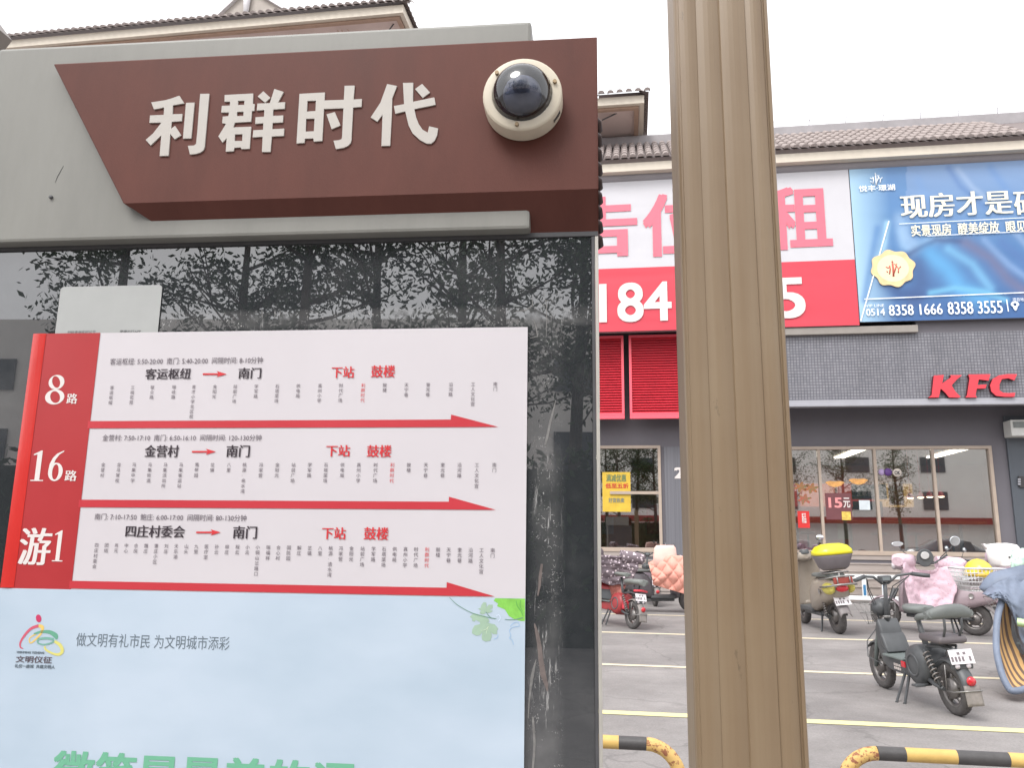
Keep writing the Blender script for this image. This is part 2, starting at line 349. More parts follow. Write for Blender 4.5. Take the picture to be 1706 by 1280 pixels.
# ================================================================== SECURITY CAMERA
cu, cz = up(873, 176, VB); R0 = .0705
CREAM = mat('cream_plastic', (206, 196, 176), .45, var=.04, scale=30, k=.95)
secu = thing('security_camera', 'cream dome security camera with smoked cover fixed on the brown name panel', 'security camera', (cu, VB, cz), frame='B')
mb = MB(); mb.lathe([(.066, 0), (.0705, .003), (.0705, .034), (.0695, .0375), (.0668, .0400), (.0662, .0402), (.0545, .0412), (.0538, .0412), (.0526, .0400)], (0, 0, 0), 'Z', 48)
Rf = Matrix(((1, 0, 0), (0, 0, -1), (0, 1, 0)))       # z axis -> -v
def cz_(p): q = Rf @ Vector(p); return (cu+q.x, VB+q.y, cz+q.z)
h = MB(); h.add([cz_(p) for p in mb.v], mb.f, True); ho = h.build('housing', CREAM, secu); ho.data.shade_smooth(); ho.data.set_sharp_from_angle(angle=rad(28))
SMOKE = bpy.data.materials.new('smoked_dome'); SMOKE.use_nodes = True; n, b = nodes_of(SMOKE)
b.inputs['Base Color'].default_value = (.30, .32, .38, 1); b.inputs['Transmission Weight'].default_value = 1; b.inputs['Roughness'].default_value = .02; b.inputs['IOR'].default_value = 1.02
b.inputs['Coat Weight'].default_value = 1; b.inputs['Coat Roughness'].default_value = .02; b.inputs['Coat IOR'].default_value = 1.8
mb = MB(); mb.lathe([(.0525*math.cos(t), .040+.045*math.sin(t)) for t in [math.pi/2*i/14 for i in range(14)]]+[(.0002, .085)], (0, 0, 0), 'Z', 48)
h = MB(); h.add([cz_(p) for p in mb.v], mb.f, True); dome = h.build('dome', SMOKE, secu)
mb = MB(); mb.lathe([(.0001, .012), (.051, .012), (.051, .036)], n=32)
h = MB(); h.add([cz_(p) for p in mb.v], mb.f, True); h.build('inner_well', mat('well_black', (62, 64, 74), .5, var=.1), secu)
mb = MB(); mb.ell((0, 0, .034), (.034, .034, .034), 24, 14); mb.lathe([(.0001, .078), (.012, .078), (.014, .07), (.018, .05)], n=24)
h = MB(); h.add([cz_(p) for p in mb.v], mb.f, True); h.build('lens_ball', mat('lens_grey', (104, 108, 124), .3, var=.1), secu)
for a in (18, 138, 262):
    x, y = .0605*math.cos(rad(a)), .0605*math.sin(rad(a)); mb = MB(); mb.lathe([(.0035, .040), (.0035, .0462), (.0001, .0462)], (0, 0, 0), n=10)
    h = MB(); h.add([cz_((p.x+x, p.y+y, p.z)) for p in mb.v], mb.f); h.build('screw', mat('brass_screw', (140, 122, 96), .4, metal=.5), secu)
mb = MB()      # maker's plate, unreadable grey print on the housing side
for i in range(7):
    a = rad(-38+i*2.6); x, y = .0708*math.cos(a), .0708*math.sin(a); mb.box((x-.0007, y-.0009, .016), (x+.0007, y+.0009, .025))
h = MB(); h.add([cz_(p) for p in mb.v], mb.f); h.build('maker_print', FRAME, secu)

# ================================================================== ROUTE POSTER
VS = VP-.004
PAPER = mat('poster_paper', (232, 226, 230), .32, var=.02, scale=3, coat=.25, k=.77)
RED = mat('poster_red', (205, 62, 66), .34, var=.05, scale=5, coat=.25, k=.69)
ARW = mat('arrow_red', (216, 66, 76), .34, var=.03, scale=5, coat=.25, k=.78)
INK = mat('poster_ink', (98, 88, 96), .5, var=0)
SKYP = mat('poster_sky', (186, 208, 224), .32, var=.0, scale=3, coat=.25, k=.9, var2=(206, 220, 232))
n, b = nodes_of(SKYP)
tc = n.nodes.new('ShaderNodeTexCoord'); no = n.nodes.new('ShaderNodeTexNoise'); no.inputs['Scale'].default_value = 3.2; no.inputs['Detail'].default_value = 4
mp = n.nodes.new('ShaderNodeMapping'); mp.inputs['Scale'].default_value = (1, 1, 2.2); n.links.new(tc.outputs['Object'], mp.inputs[0]); n.links.new(mp.outputs[0], no.inputs['Vector'])
mxs = n.nodes.new('ShaderNodeMix'); mxs.data_type = 'RGBA'; mxs.inputs['A'].default_value = (*[v*.80 for v in lin((196, 214, 230))], 1); mxs.inputs['B'].default_value = (*[v*.82 for v in lin((208, 223, 238))], 1)
mr = n.nodes.new('ShaderNodeMapRange'); mr.inputs[1].default_value = .35; mr.inputs[2].default_value = .65; n.links.new(no.outputs['Fac'], mr.inputs[0]); n.links.new(mr.outputs[0], mxs.inputs['Factor']); n.links.new(mxs.outputs['Result'], b.inputs['Base Color'])
pu0 = .5*(up(55, 558, VS)[0]+up(0, 985, VS)[0]); pu1 = up(877, 800, VS)[0]; pzt = .5*(up(55, 558, VS)[1]+up(880, 543, VS)[1]); pzb = .80
poster = thing('route_poster', 'white, red and pale blue bus route poster taped on the dark glass', 'poster', (-.58, VS, 1.3), frame='B')
mb = MB()
zsk = .5*(up(5, 981, VS)[1]+up(870, 997, VS)[1])
def sheet_fn(u, v):
    a = pu0+(pu1-pu0)*u; z = pzb+(pzt-pzb)*v
    e = min(u, 1-u, (1-v))
    return (a, VS-.0012+.0009*noise(a*7, z*9, 1)*min(1, e*6), z)
mb.grid(lambda u, v: (pu0+(pu1-pu0)*u, VS+.0005, pzb+(pzt-pzb)*v), 1, 1, False)
mb.build('paper_sheet', PAPER, poster)
VL = VS-.0002
def lay(i): return lambda a, b, t=0.: (a, VS-.0002*i-t, b)
pw = .5*(up(165, 560, VS)[0]+up(122, 968, VS)[0])
mb = MB(); mb.flat([[(pu0, zsk), (pw, zsk), (pw, pzt), (pu0, pzt)]], lay(1)); mb.build('red_column', RED, poster)
mb = MB(); mb.flat([[(pu0, pzb), (pu1, pzb), (pu1, zsk), (pu0, zsk)]], lay(1)); mb.build('sky_print', SKYP, poster)
for L in ([(152,702),(751,699.4),(751.6,691),(830,711.6),(751,712),(152,714)], [(136,833),(748,836.4),(748,828),(826,850),(748,849.4),(136,845.5)], [(120,968.3),(744,979.8),(744.4,970.5),(824.3,994.4),(744,993.3),(118,981)]):
    pts = [up(x, y, VS) for x, y in L]; pts[0] = (pw-.004, pts[0][1]); pts[5] = (pw-.004, pts[5][1])
    mb = MB(); mb.flat([pts], lay(2)); mb.build('route_arrow', ARW, poster)
def T(name, body, x0, y0, x1, y1, material, off=.02, song=False, parent=poster, i=3, V=VS, mb=None, lay_=None, line=1.0):
    own = mb is None
    if own: mb = MB()
    xm, ym = (x0+x1)/2, (y0+y1)/2
    rect = (PB(x0, ym, V)[0], PB(xm, y1, V)[1], PB(x1, ym, V)[0], PB(xm, y0, V)[1])
    fit_text(mb, body, rect, lay_ or lay(i), off, song, line=line)
    if own: return mb.build(name, material, parent)
WHITE = mat('print_white', (240, 232, 228), .4, var=0, k=.85)
def digits(mb, s_, x0, y0, x1, y1, slant=.0):
    xm, ym = (x0+x1)/2, (y0+y1)/2; a0 = PB(x0, ym, VS)[0]; a1 = PB(x1, ym, VS)[0]; b0 = PB(xm, y1, VS)[1]; b1 = PB(xm, y0, VS)[1]
    k = len(s_); w_ = .5*k+.07*(k-1)
    for i, d in enumerate(s_):
        for loops in serif_digit(d):
            j = 0
            mb.flat([[(a0+(a1-a0)*(x+.57*i)/w_, b0+(b1-b0)*y) for x, y in L] for L in loops], lambda a, b, t=0: lay(3+random.random()*.5)(a, b))
for s_, dr, tx, tr in (('8', (77, 625, 109, 674), '路', (112, 656, 129, 673)), ('16', (52, 751, 106, 802), '路', (109, 784, 128, 802)), ('1', (88, 884, 109, 936), '游', (34, 880, 84, 942))):
    mb = MB(); digits(mb, s_, *dr); mb.build('route_number', WHITE, poster)
    T('route_character', tx, *tr, WHITE, .03, True)
T('timetable_line', '客运枢纽: 5:50-20:00  南门: 5:40-20:00  间隔时间: 8-10分钟', 184, 596, 438, 607, INK, .012)
T('timetable_line', '金营村: 7:50-17:10  南门: 6:50-16:10  间隔时间: 120-130分钟', 171, 724.5, 436, 735, INK, .012)
T('timetable_line', '南门: 7:10-17:50  鲍庄: 6:00-17:00  间隔时间: 80-130分钟', 158, 857, 411, 868, INK, .012)
HD = mat('heading_ink', (56, 46, 54), .5, var=0); RINK = mat('red_ink', (206, 52, 58), .5, var=0)
T('heading', '客运枢纽', 243, 614, 318, 632, HD, .03, True); T('heading', '南门', 398, 613, 435, 631, HD, .03, True)
T('heading', '金营村', 242, 742, 298, 762, HD, .03, True); T('heading', '南门', 378, 742, 416, 762, HD, .03, True)
T('heading', '四庄村委会', 210, 876, 308, 896, HD, .03, True); T('heading', '南门', 389, 877, 428, 898, HD, .03, True)
for a, b_ in (((553, 611, 590, 630), (619, 609, 658, 629)), ((544, 742, 583, 761), (612, 742, 652, 762)), ((537, 879, 576, 899), (607, 879, 647, 900))):
    T('heading', '下站', *a, RINK, .03, True); T('heading', '鼓楼', *b_, RINK, .03, True)
for (x0, x1, y) in ((338, 378, 623.5), (320, 360, 753), (327, 368, 887.5)):
    p = [up(a, y+dy, VS) for a, dy in ((x0, -1.3), (x1-14, -1.3), (x1-17, -5), (x1, 0), (x1-17, 5), (x1-14, 1.5), (x0, 1.5))]
    mb = MB(); mb.flat([p], lay(3)); mb.build('small_arrow', RINK, poster)
R1 = '客运枢纽 三将花苑 联众路 明岐路 育才小学北区校 金阳光 站前广场 学军路 石塔菜场 供电局 真州小学 时代广场 利群时代 鼓楼 天宁巷 奎光巷 沿河路 工人文化宫 南门'.split()
X1 = [183.6,218,251,287,320,355,389,424,459,494,530,565,602,638,674,710,748,785,822]
R2 = '金营村 龙马驾校 马集中学 马集街道 马集派出所 马集客运站 黑莓园 岔镇 八里 桃源·亲水湾 冯家营 金阳光 站前广场 学军路 石塔菜场 供电局 真州小学 时代广场 利群时代 鼓楼 天宁巷 奎光巷 沿河路 工人文化宫 南门'.split()
X2 = [169,195,220.5,247,272.6,298.7,325,351,378.4,404.4,432,459,486,513,540,567.5,594.7,622.8,650.5,678,706.3,734.4,762.4,791.3,820.4]
R3 = '四庄村委会 团结 肖元 中心 仓房 魏庄 曹庄小区 刘庄 天乐湖 山头 九里 医疗室 孙云 柳庄 程云 小云 小铜山岔路口 瑞福祥 合心村 国防园 解庄 岔镇 八里 桃源·清水湾 冯家营 金阳光 站前广场 学军路 石塔菜场 供电局 真州小学 时代广场 利群时代 鼓楼 天宁巷 奎光巷 沿河路 工人文化宫 南门'.split()
X3 = [158,174.6,191,207.6,223.6,240.4,257.4,274,290.7,307.5,324,341,358,375.3,392.6,409.3,426.4,444,460.8,478.2,495.4,512.9,530.3,548,565,582.6,601,619.2,636.7,654.4,672.4,690.1,708.4,726.7,744.4,762.7,781,799,817.6]
for R_, X_, yl, yr, pit in ((R1, X1, 643, 636.5, 8.2), (R2, X2, 771, 771.5, 8.8), (R3, X3, 905, 914, 8.9)):
    mbk = MB(); mbr = MB()
    for s_, x in zip(R_, X_):
        y = yl+(yr-yl)*(x-150)/680; tgt = mbr if s_ == '利群时代' else mbk
        for i, c in enumerate(s_):
            u, z = up(x+3.2, y+pit*i+3.6, VS)
            u = up(x+3.2, y+4, VS)[0]
            hw = .0042; vs, fs, bb = glyphs(c, .012)
            # scale by em so thin characters keep their shape
            cx, cy2 = (.5, .38); k = .0079
            tgt.add([lay(3)(u+(a-cx)*k, z+(b-cy2)*k) for a, b in vs], fs)
    tag(mbk.build('stop_names', INK, poster), kind='stuff'); mbr.build('current_stop_name', RINK, poster)
# emblem and slogan on the blue print
def ribbon(name, pts, ws, material, parent=poster, i=3):
    pts = [up(x, y, VS) for x, y in pts]; L = []; Rr = []
    sm = []
    for k in range(len(pts)-1):
        p0 = pts[max(k-1, 0)]; p1 = pts[k]; p2 = pts[k+1]; p3 = pts[min(k+2, len(pts)-1)]
        for j in range(5):
            t = j/5; f = lambda a, b, c, d: .5*((2*b)+(-a+c)*t+(2*a-5*b+4*c-d)*t*t+(-a+3*b-3*c+d)*t**3)
            sm.append((f(p0[0], p1[0], p2[0], p3[0]), f(p0[1], p1[1], p2[1], p3[1]), ws[k]+(ws[k+1]-ws[k])*t))
    sm.append((*pts[-1], ws[-1]))
    for k, (a, b, w_) in enumerate(sm):
        q = sm[min(k+1, len(sm)-1)]; o = sm[max(k-1, 0)]; d = Vector((q[0]-o[0], q[1]-o[1])).normalized(); nn = Vector((-d.y, d.x))*w_*.00105/2
        L.append(lay(i)(a+nn.x, b+nn.y)); Rr.append(lay(i)(a-nn.x, b-nn.y))
    mb = MB(); k = len(L); mb.add(L+Rr, [(j, j+1, k+j+1, k+j) for j in range(k-1)]); return mb.build(name, material, parent)
def zz(L, o=(20, 1000), s_=9.85): return [(o[0]+x/s_, o[1]+y/s_) for x, y in L]
mb = MB(); mb.flat([[up(x, y, VS) for x, y in [(64.7+4.6*math.cos(t)+.6*math.sin(t), 1031+6.6*math.sin(t)) for t in [i*.3 for i in range(21)]]]], lay(3)); mb.build('emblem_dot', mat('emblem_magenta', (196, 60, 100), .4, var=0), poster)
ribbon('emblem_stroke', zz([(185,800),(140,775),(145,690),(220,570),(320,470),(440,425)]), [1.2, 2.4, 3.4, 4.2, 4.6, 5], mat('emblem_rose', (204, 92, 112), .4, var=0))
ribbon('emblem_stroke', zz([(440,425),(500,450),(490,530),(430,610),(330,700),(290,690),(300,620),(400,560)]), [5, 6, 4, 3, 2.5, 2, 2, 2], mat('emblem_gold', (228, 196, 110), .4, var=0))
ribbon('emblem_stroke', zz([(360,560),(480,525),(620,530),(720,590),(735,650)]), [2.5, 4, 6, 8, 3], mat('emblem_green', (104, 164, 138), .4, var=0))
ribbon('emblem_stroke', zz([(690,650),(560,630),(440,650),(430,705),(520,735),(640,710),(700,670)]), [4, 4, 3.4, 2.4, 2.2, 2.6, 3], mat('emblem_teal', (122, 172, 156), .4, var=0), i=4)
ribbon('emblem_stroke', zz([(700,680),(790,740),(830,830),(790,890),(700,890),(590,840),(540,790),(555,760)]), [4, 5.5, 6, 5, 3.4, 3, 3, 2], mat('emblem_yellow', (214, 208, 120), .4, var=0), i=4)
GI = mat('slogan_ink', (104, 116, 126), .5, var=0)
T('emblem_caption', 'WENMING YIZHENG', 28, 1086, 74, 1089.5, GI, .03); T('emblem_name', '文明仪征', 27, 1094, 87, 1105, INK, .02); T('emblem_slogan', '礼仪一座城  共建文明人', 25, 1108, 92, 1114, GI, .02)
T('slogan', '做文明有礼市民 为文明城市添彩', 127, 1058, 383, 1081, GI, .0)
T('large_slogan', '微笑是最美的语', 88, 1262, 590, 1326, mat('slogan_green', (112, 178, 146), .4, var=0), .028)
# vine leaves
def zl(L): return [up(740+x/10.667, 980+y/10.667, VS) for x, y in L]
LG = mat('leaf_print_grey', (160, 186, 164), .4, var=.06, scale=40)
mb = MB()
mb.flat([zl([(665,300),(700,255),(750,262),(755,330),(735,370),(790,300),(865,300),(860,360),(810,395),(870,410),(820,440),(765,450),(735,400),(735,455),(680,475),(630,450),(655,400),(600,370),(650,355)])], lay(3))
mb.flat([zl([(455,515),(490,480),(540,455),(640,480),(740,500),(800,570),(805,605),(760,610),(840,640),(900,650),(965,730),(935,760),(945,820),(870,825),(835,790),(850,850),(820,940),(740,955),(680,930),(665,870),(680,790),(640,840),(570,850),(495,810),(500,740),(540,670),(640,645),(635,610),(560,570),(545,600),(500,590),(500,545)])], lay(3))
mb.build('leaf_print', LG, poster)
GG = mat('leaf_print_green', (134, 200, 88), .4, var=.2, scale=30)
mb = MB(); mb.flat([[*zl([(1370,590),(1250,560),(1150,500),(1080,385),(940,325),(960,280),(880,230),(910,185)]), (pu1-.0005, up(870, 998, VS)[1]), (pu1-.0005, up(870, 1035, VS)[1])]], lay(3)); mb.build('leaf_print', GG, poster)
VL_ = mat('vine_ink', (110, 148, 130), .4, var=0); VD = mat('leaf_vein', (92, 168, 84), .4, var=0)
zp = lambda L: [(740+x/10.667, 980+y/10.667) for x, y in L]
ribbon('vine_print', zp([(95,170),(220,290),(400,400),(560,470),(780,525),(930,550)]), [.8, 1, 1, 1.2, 1.3, 1], VL_, i=4)
ribbon('vine_print', zp([(1080,560),(1240,565),(1400,530)]), [.8, 1, 1.6], VL_, i=5)
ribbon('vine_print', zp([(740,420),(780,480),(830,530)]), [.8, 1, .8], VL_, i=5)
ribbon('vine_print', zp([(1280,230),(1300,320),(1370,420),(1400,500)]), [1, 1, 1.2, .8], VD, i=5); ribbon('vine_print', zp([(1360,220),(1350,320),(1400,420)]), [1, 1, .6], VD, i=5)
ribbon('vine_print', zp([(790,680),(740,740),(650,760)]), [.8, .8, .4], mat('leaf_rib', (206, 224, 196), .4, var=0), i=5); ribbon('vine_print', zp([(790,680),(760,760),(745,820)]), [.8, .8, .4], MATS['leaf_rib'], i=5)
BT = mat('tendril_ink', (150, 186, 220), .4, var=0)
ribbon('vine_print', zp([(1170,690),(1230,630),(1310,610),(1330,680),(1220,700),(1160,760),(1190,850),(1160,890),(1210,930),(1235,1010)]), [.8]*10, BT, i=4)
ribbon('vine_print', zp([(960,830),(940,890),(880,910)]), [.8]*3, BT, i=4); ribbon('vine_print', zp([(930,500),(970,480),(1000,540),(960,600)]), [1.4]*4, mat('tendril_pale', (206, 220, 236), .4, var=0), i=4)
# folded lip of clear tape along the poster edge
TAPE = mat('tape_gloss', (226, 62, 58), .18, var=.05, scale=12, k=.8, coat=.6)
mb = MB(); mb.grid(lambda u, v: (pu0+.0005+.026*u, VS-.0008-.0012*math.sin(math.pi*u), zsk+.001+(pzt-zsk-.001)*v), 6, 20); mb.build('creased_edge', TAPE, poster)

# ================================================================== NOTICE CARD (its codes are left out)
VC = VP-.002
q = [up(100, 480, VC), up(269, 473, VC), up(265, 556, VC), up(92, 556, VC)]
card = thing('notice_card', 'small white rounded notice card on the glass above the red column', 'notice card', (q[0][0]+.1, VC, q[3][1]), frame='B')
u0, u1 = .5*(q[0][0]+q[3][0])+.001, .5*(q[1][0]+q[2][0]); z1 = .5*(q[0][1]+q[1][1]); z0 = pzt-.03; r_ = .007
L = [(u0, z0), (u1, z0)]+[(u1-r_+r_*math.cos(t), z1-r_+r_*math.sin(t)) for t in [math.pi/2*i/5 for i in range(6)]]+[(u0+r_+r_*math.cos(t), z1-r_+r_*math.sin(t)) for t in [math.pi/2+math.pi/2*i/5 for i in range(6)]]
mb = MB(); mb.prism([L], lambda a, b, t: (a, VC-t, b), 0, .0006); mb.build('card_sheet', mat('card_white', (200, 202, 200), .4, var=.03, scale=20, k=.7), card)
T('card_text', '扫码查询实时公交', 113, 551, 160, 556, FRAME, .01, parent=card, V=VC, lay_=lambda a, b, t=0: (a, VC-.0009, b)); T('card_text', '便捷出行APP', 200, 550, 235, 555, FRAME, .01, parent=card, V=VC, lay_=lambda a, b, t=0: (a, VC-.0009, b))

# ================================================================== SHELTER POST AND ROOF
TAN = mat('tan_column', (152, 132, 104), .42, metal=.0, var=.0, scale=3, k=.8)
n, b = nodes_of(TAN)
tc = n.nodes.new('ShaderNodeTexCoord'); mp = n.nodes.new('ShaderNodeMapping'); mp.inputs['Scale'].default_value = (60, 60, 1.2)
no = n.nodes.new('ShaderNodeTexNoise'); no.inputs['Scale'].default_value = 1.0; no.inputs['Detail'].default_value = 5; n.links.new(tc.outputs['Object'], mp.inputs[0]); n.links.new(mp.outputs[0], no.inputs['Vector'])
no2 = n.nodes.new('ShaderNodeTexNoise'); no2.inputs['Scale'].default_value = 5; no2.inputs['Detail'].default_value = 6; n.links.new(tc.outputs['Object'], no2.inputs['Vector'])
ad = n.nodes.new('ShaderNodeMath'); ad.operation = 'ADD'; n.links.new(no.outputs['Fac'], ad.inputs[0]); n.links.new(no2.outputs['Fac'], ad.inputs[1])
cr = n.nodes.new('ShaderNodeMapRange'); cr.inputs[1].default_value = .7; cr.inputs[2].default_value = 1.3; n.links.new(ad.outputs[0], cr.inputs[0])
mxs = n.nodes.new('ShaderNodeMix'); mxs.data_type = 'RGBA'; mxs.inputs['A'].default_value = (*[v*.60 for v in lin((160, 135, 106))], 1); mxs.inputs['B'].default_value = (*[v*.64 for v in lin((168, 146, 118))], 1)
n.links.new(cr.outputs[0], mxs.inputs['Factor']); n.links.new(mxs.outputs['Result'], b.inputs['Base Color'])
ch_ = n.nodes.new('ShaderNodeTexNoise'); ch_.inputs['Scale'].default_value = 38; ch_.inputs['Detail'].default_value = 5; ch_.inputs['Roughness'].default_value = .75; chm = n.nodes.new('ShaderNodeMapping'); chm.inputs['Scale'].default_value = (1, 1, .35); n.links.new(tc.outputs['Object'], chm.inputs[0]); n.links.new(chm.outputs[0], ch_.inputs['Vector'])
chr_ = n.nodes.new('ShaderNodeMapRange'); chr_.inputs[1].default_value = .66; chr_.inputs[2].default_value = .72; chr_.inputs[3].default_value = 1; chr_.inputs[4].default_value = .72; n.links.new(ch_.outputs['Fac'], chr_.inputs[0])
chx = n.nodes.new('ShaderNodeMix'); chx.data_type = 'RGBA'; chx.blend_type = 'MULTIPLY'; chx.inputs['Factor'].default_value = 1; n.links.new(mxs.outputs['Result'], chx.inputs['A']); n.links.new(chr_.outputs[0], chx.inputs['B']); n.links.new(chx.outputs['Result'], b.inputs['Base Color'])
VCn = 1.40
cl, cr_ = up(1142, 640, VCn)[0], up(1316, 640, VCn)[0]; cw = cr_-cl
col_ = thing('shelter_post', 'tan fluted metal post of the bus shelter beside the board', 'post', ((cl+cr_)/2, VCn+.06, 0), frame='B')
def _flute(a, b_, d, bow):
    return [(a+(b_-a)*t, d-bow*math.sin(math.pi*t)) for t in (0, .06, .15, .3, .5, .7, .85, .94, 1)]
prof = [(0.0, .045), (0.0, .018), (.012, .011), (.03, .007), (.045, .0065)]+_flute(.05, .225, .0045, .003)+_flute(.235, .475, .006, .0045)+_flute(.483, .745, .0035, .0035)+_flute(.752, .925, .006, .004)+[(.935, .009), (.95, .009), (.955, .004), (.985, .005), (1.0, .012), (1.0, .045)]
back = [(1.0-a, .13-d) for a, d in prof]
secs = [[Vector((cl+cw*a, VCn+d, z)) for a, d in prof+back] for z in (0, 2.62)]
mb = MB(); mb.loft(secs, True, False); mb.build('shaft', TAN, col_)
roof = thing('shelter_beam', 'grey bracket of the shelter frame at the top left corner behind the cabinet', 'bracket', (-1.75, 1.54, 0), frame='B')
mb = MB(); mb.box((-1.80, 1.50, 0), (-1.68, 1.60, 2.64), .01); mb.build('post', GREY, roof)
c_ = PB(-4, 45, 1.6); d_ = PB(40, 84, 1.6); e_ = PB(6, 38, 1.6); f_ = PB(-3, 18, 1.6)
mb = MB(); mb.prism([[(-1.68, f_[1]+.05), (f_[0], f_[1]), e_, d_, (d_[0]-.05, d_[1]-.08), (-1.68, d_[1]-.10)]], lambda p, q_, t: (p, 1.52+t, q_), 0, .04)
mb.build('bracket', mat('bracket_grey', (130, 122, 116), .5, var=.1), roof)
# ================================================================== GROUND
ASP = mat('worn_asphalt', (140, 136, 134), .85, var=.10, scale=1.1, bump=.25, bscale=90)
n, b = nodes_of(ASP)
tc = n.nodes.new('ShaderNodeTexCoord'); g1 = n.nodes.new('ShaderNodeTexNoise'); g1.inputs['Scale'].default_value = 55; g1.inputs['Detail'].default_value = 6; g1.inputs['Roughness'].default_value = .8
n.links.new(tc.outputs['Object'], g1.inputs['Vector']); src = b.inputs['Base Color'].links[0].from_socket
g2 = n.nodes.new('ShaderNodeTexNoise'); g2.inputs['Scale'].default_value = .45; g2.inputs['Detail'].default_value = 8; g2.inputs['Roughness'].default_value = .75
n.links.new(tc.outputs['Object'], g2.inputs['Vector'])
def mul(a, fac, lo, hi, c0, c1):
    mr = n.nodes.new('ShaderNodeMapRange'); mr.inputs[1].default_value = lo; mr.inputs[2].default_value = hi; mr.inputs[3].default_value = c0; mr.inputs[4].default_value = c1
    n.links.new(fac, mr.inputs[0]); mm = n.nodes.new('ShaderNodeMix'); mm.data_type = 'RGBA'; mm.blend_type = 'MULTIPLY'; mm.inputs['Factor'].default_value = 1
    n.links.new(a, mm.inputs['A']); n.links.new(mr.outputs[0], mm.inputs['B']); return mm.outputs['Result']
s1 = mul(src, g1.outputs['Fac'], .35, .65, .82, 1.15); g3 = n.nodes.new('ShaderNodeTexNoise'); g3.inputs['Scale'].default_value = 1.7; g3.inputs['Detail'].default_value = 10; g3.inputs['Roughness'].default_value = .82; n.links.new(tc.outputs['Object'], g3.inputs['Vector'])
vc = n.nodes.new('ShaderNodeTexVoronoi'); vc.feature = 'DISTANCE_TO_EDGE'; vc.inputs['Scale'].default_value = .55
wn = n.nodes.new('ShaderNodeTexNoise'); wn.inputs['Scale'].default_value = 3; wn.inputs['Detail'].default_value = 6; n.links.new(tc.outputs['Object'], wn.inputs['Vector'])
wa = n.nodes.new('ShaderNodeVectorMath'); wa.operation = 'MULTIPLY_ADD'; wa.inputs[1].default_value = (.35, .35, .35); n.links.new(wn.outputs['Color'], wa.inputs[0]); n.links.new(tc.outputs['Object'], wa.inputs[2]); n.links.new(wa.outputs[0], vc.inputs['Vector'])
s1 = mul(s1, vc.outputs['Distance'], .002, .010, .80, 1.0)
s2 = mul(mul(s1, g2.outputs['Fac'], .42, .62, .80, 1.12), g3.outputs['Fac'], .58, .70, 1.0, .72); n.links.new(s2, b.inputs['Base Color'])
mb = MB(); mb.grid(lambda u, v: (-400+800*u, -400+800*v, 0), 1, 1, False); tag(mb.build('ground', ASP), kind='structure')
LINE = mat('line_paint', (224, 212, 178), .7, var=.0, k=.95)
n, b = nodes_of(LINE)
def worn(m_, c_paint, thr):
    n, b = nodes_of(m_); tc = n.nodes.new('ShaderNodeTexCoord'); t = n.nodes.new('ShaderNodeTexNoise'); t.inputs['Scale'].default_value = 14; t.inputs['Detail'].default_value = 8; t.inputs['Roughness'].default_value = .8
    n.links.new(tc.outputs['Object'], t.inputs['Vector']); mr = n.nodes.new('ShaderNodeMapRange'); mr.inputs[1].default_value = thr; mr.inputs[2].default_value = thr+.10
    n.links.new(t.outputs['Fac'], mr.inputs[0]); x = n.nodes.new('ShaderNodeMix'); x.data_type = 'RGBA'; x.inputs['A'].default_value = (*lin(c_paint), 1); x.inputs['B'].default_value = (*lin((142, 138, 132)), 1)
    n.links.new(mr.outputs[0], x.inputs['Factor']); n.links.new(x.outputs['Result'], b.inputs['Base Color'])
worn(LINE, (222, 210, 182), .56)
YEL = mat('yellow_line_paint', (236, 226, 150), .65, var=0, k=1); worn(YEL, (228, 220, 158), .60)
for y, w_, mt, nm in ((14.75, .10, LINE, 'parking_line'), (11.95, .12, LINE, 'parking_line'), (9.0, .11, LINE, 'parking_line'), (6.62, .135, YEL, 'parking_line')):
    mb = MB(); N = 60
    for side in (0, 1): pass
    vs = []
    for i in range(N+1):
        x = -14+34*i/N; jit = .012*noise(x*.7, y, 3)
        vs.append((x, y-w_/2+jit+.006*noise(x*3, y, 9), .004)); vs.append((x, y+w_/2+jit+.006*noise(x*3, y, 5), .004))
    mb.add(vs, [(2*i, 2*i+2, 2*i+3, 2*i+1) for i in range(N)]); tag(mb.build(nm, mt), kind='structure')

# ================================================================== BARRIERS
BY_ = mat('barrier_yellow', (206, 172, 100), .5, var=.12, scale=12, bump=.1, bscale=60)
BK_ = mat('barrier_black', (74, 72, 72), .5, var=.2, scale=14, bump=.1, bscale=60)
RUST = mat('rusty_yellow', (222, 170, 66), .65, var=.0, scale=20, bump=.3, bscale=50)
n, b = nodes_of(RUST); tc = n.nodes.new('ShaderNodeTexCoord'); t = n.nodes.new('ShaderNodeTexNoise'); t.inputs['Scale'].default_value = 45; t.inputs['Detail'].default_value = 6; t.inputs['Roughness'].default_value = .7
n.links.new(tc.outputs['Object'], t.inputs['Vector']); mr = n.nodes.new('ShaderNodeMapRange'); mr.inputs[1].default_value = .52; mr.inputs[2].default_value = .58; n.links.new(t.outputs['Fac'], mr.inputs[0])
x = n.nodes.new('ShaderNodeMix'); x.data_type = 'RGBA'; x.inputs['A'].default_value = (*lin((212, 176, 108)), 1); x.inputs['B'].default_value = (*lin((146, 92, 66)), 1); n.links.new(mr.outputs[0], x.inputs['Factor']); n.links.new(x.outputs['Result'], b.inputs['Base Color'])
YB = 3.42
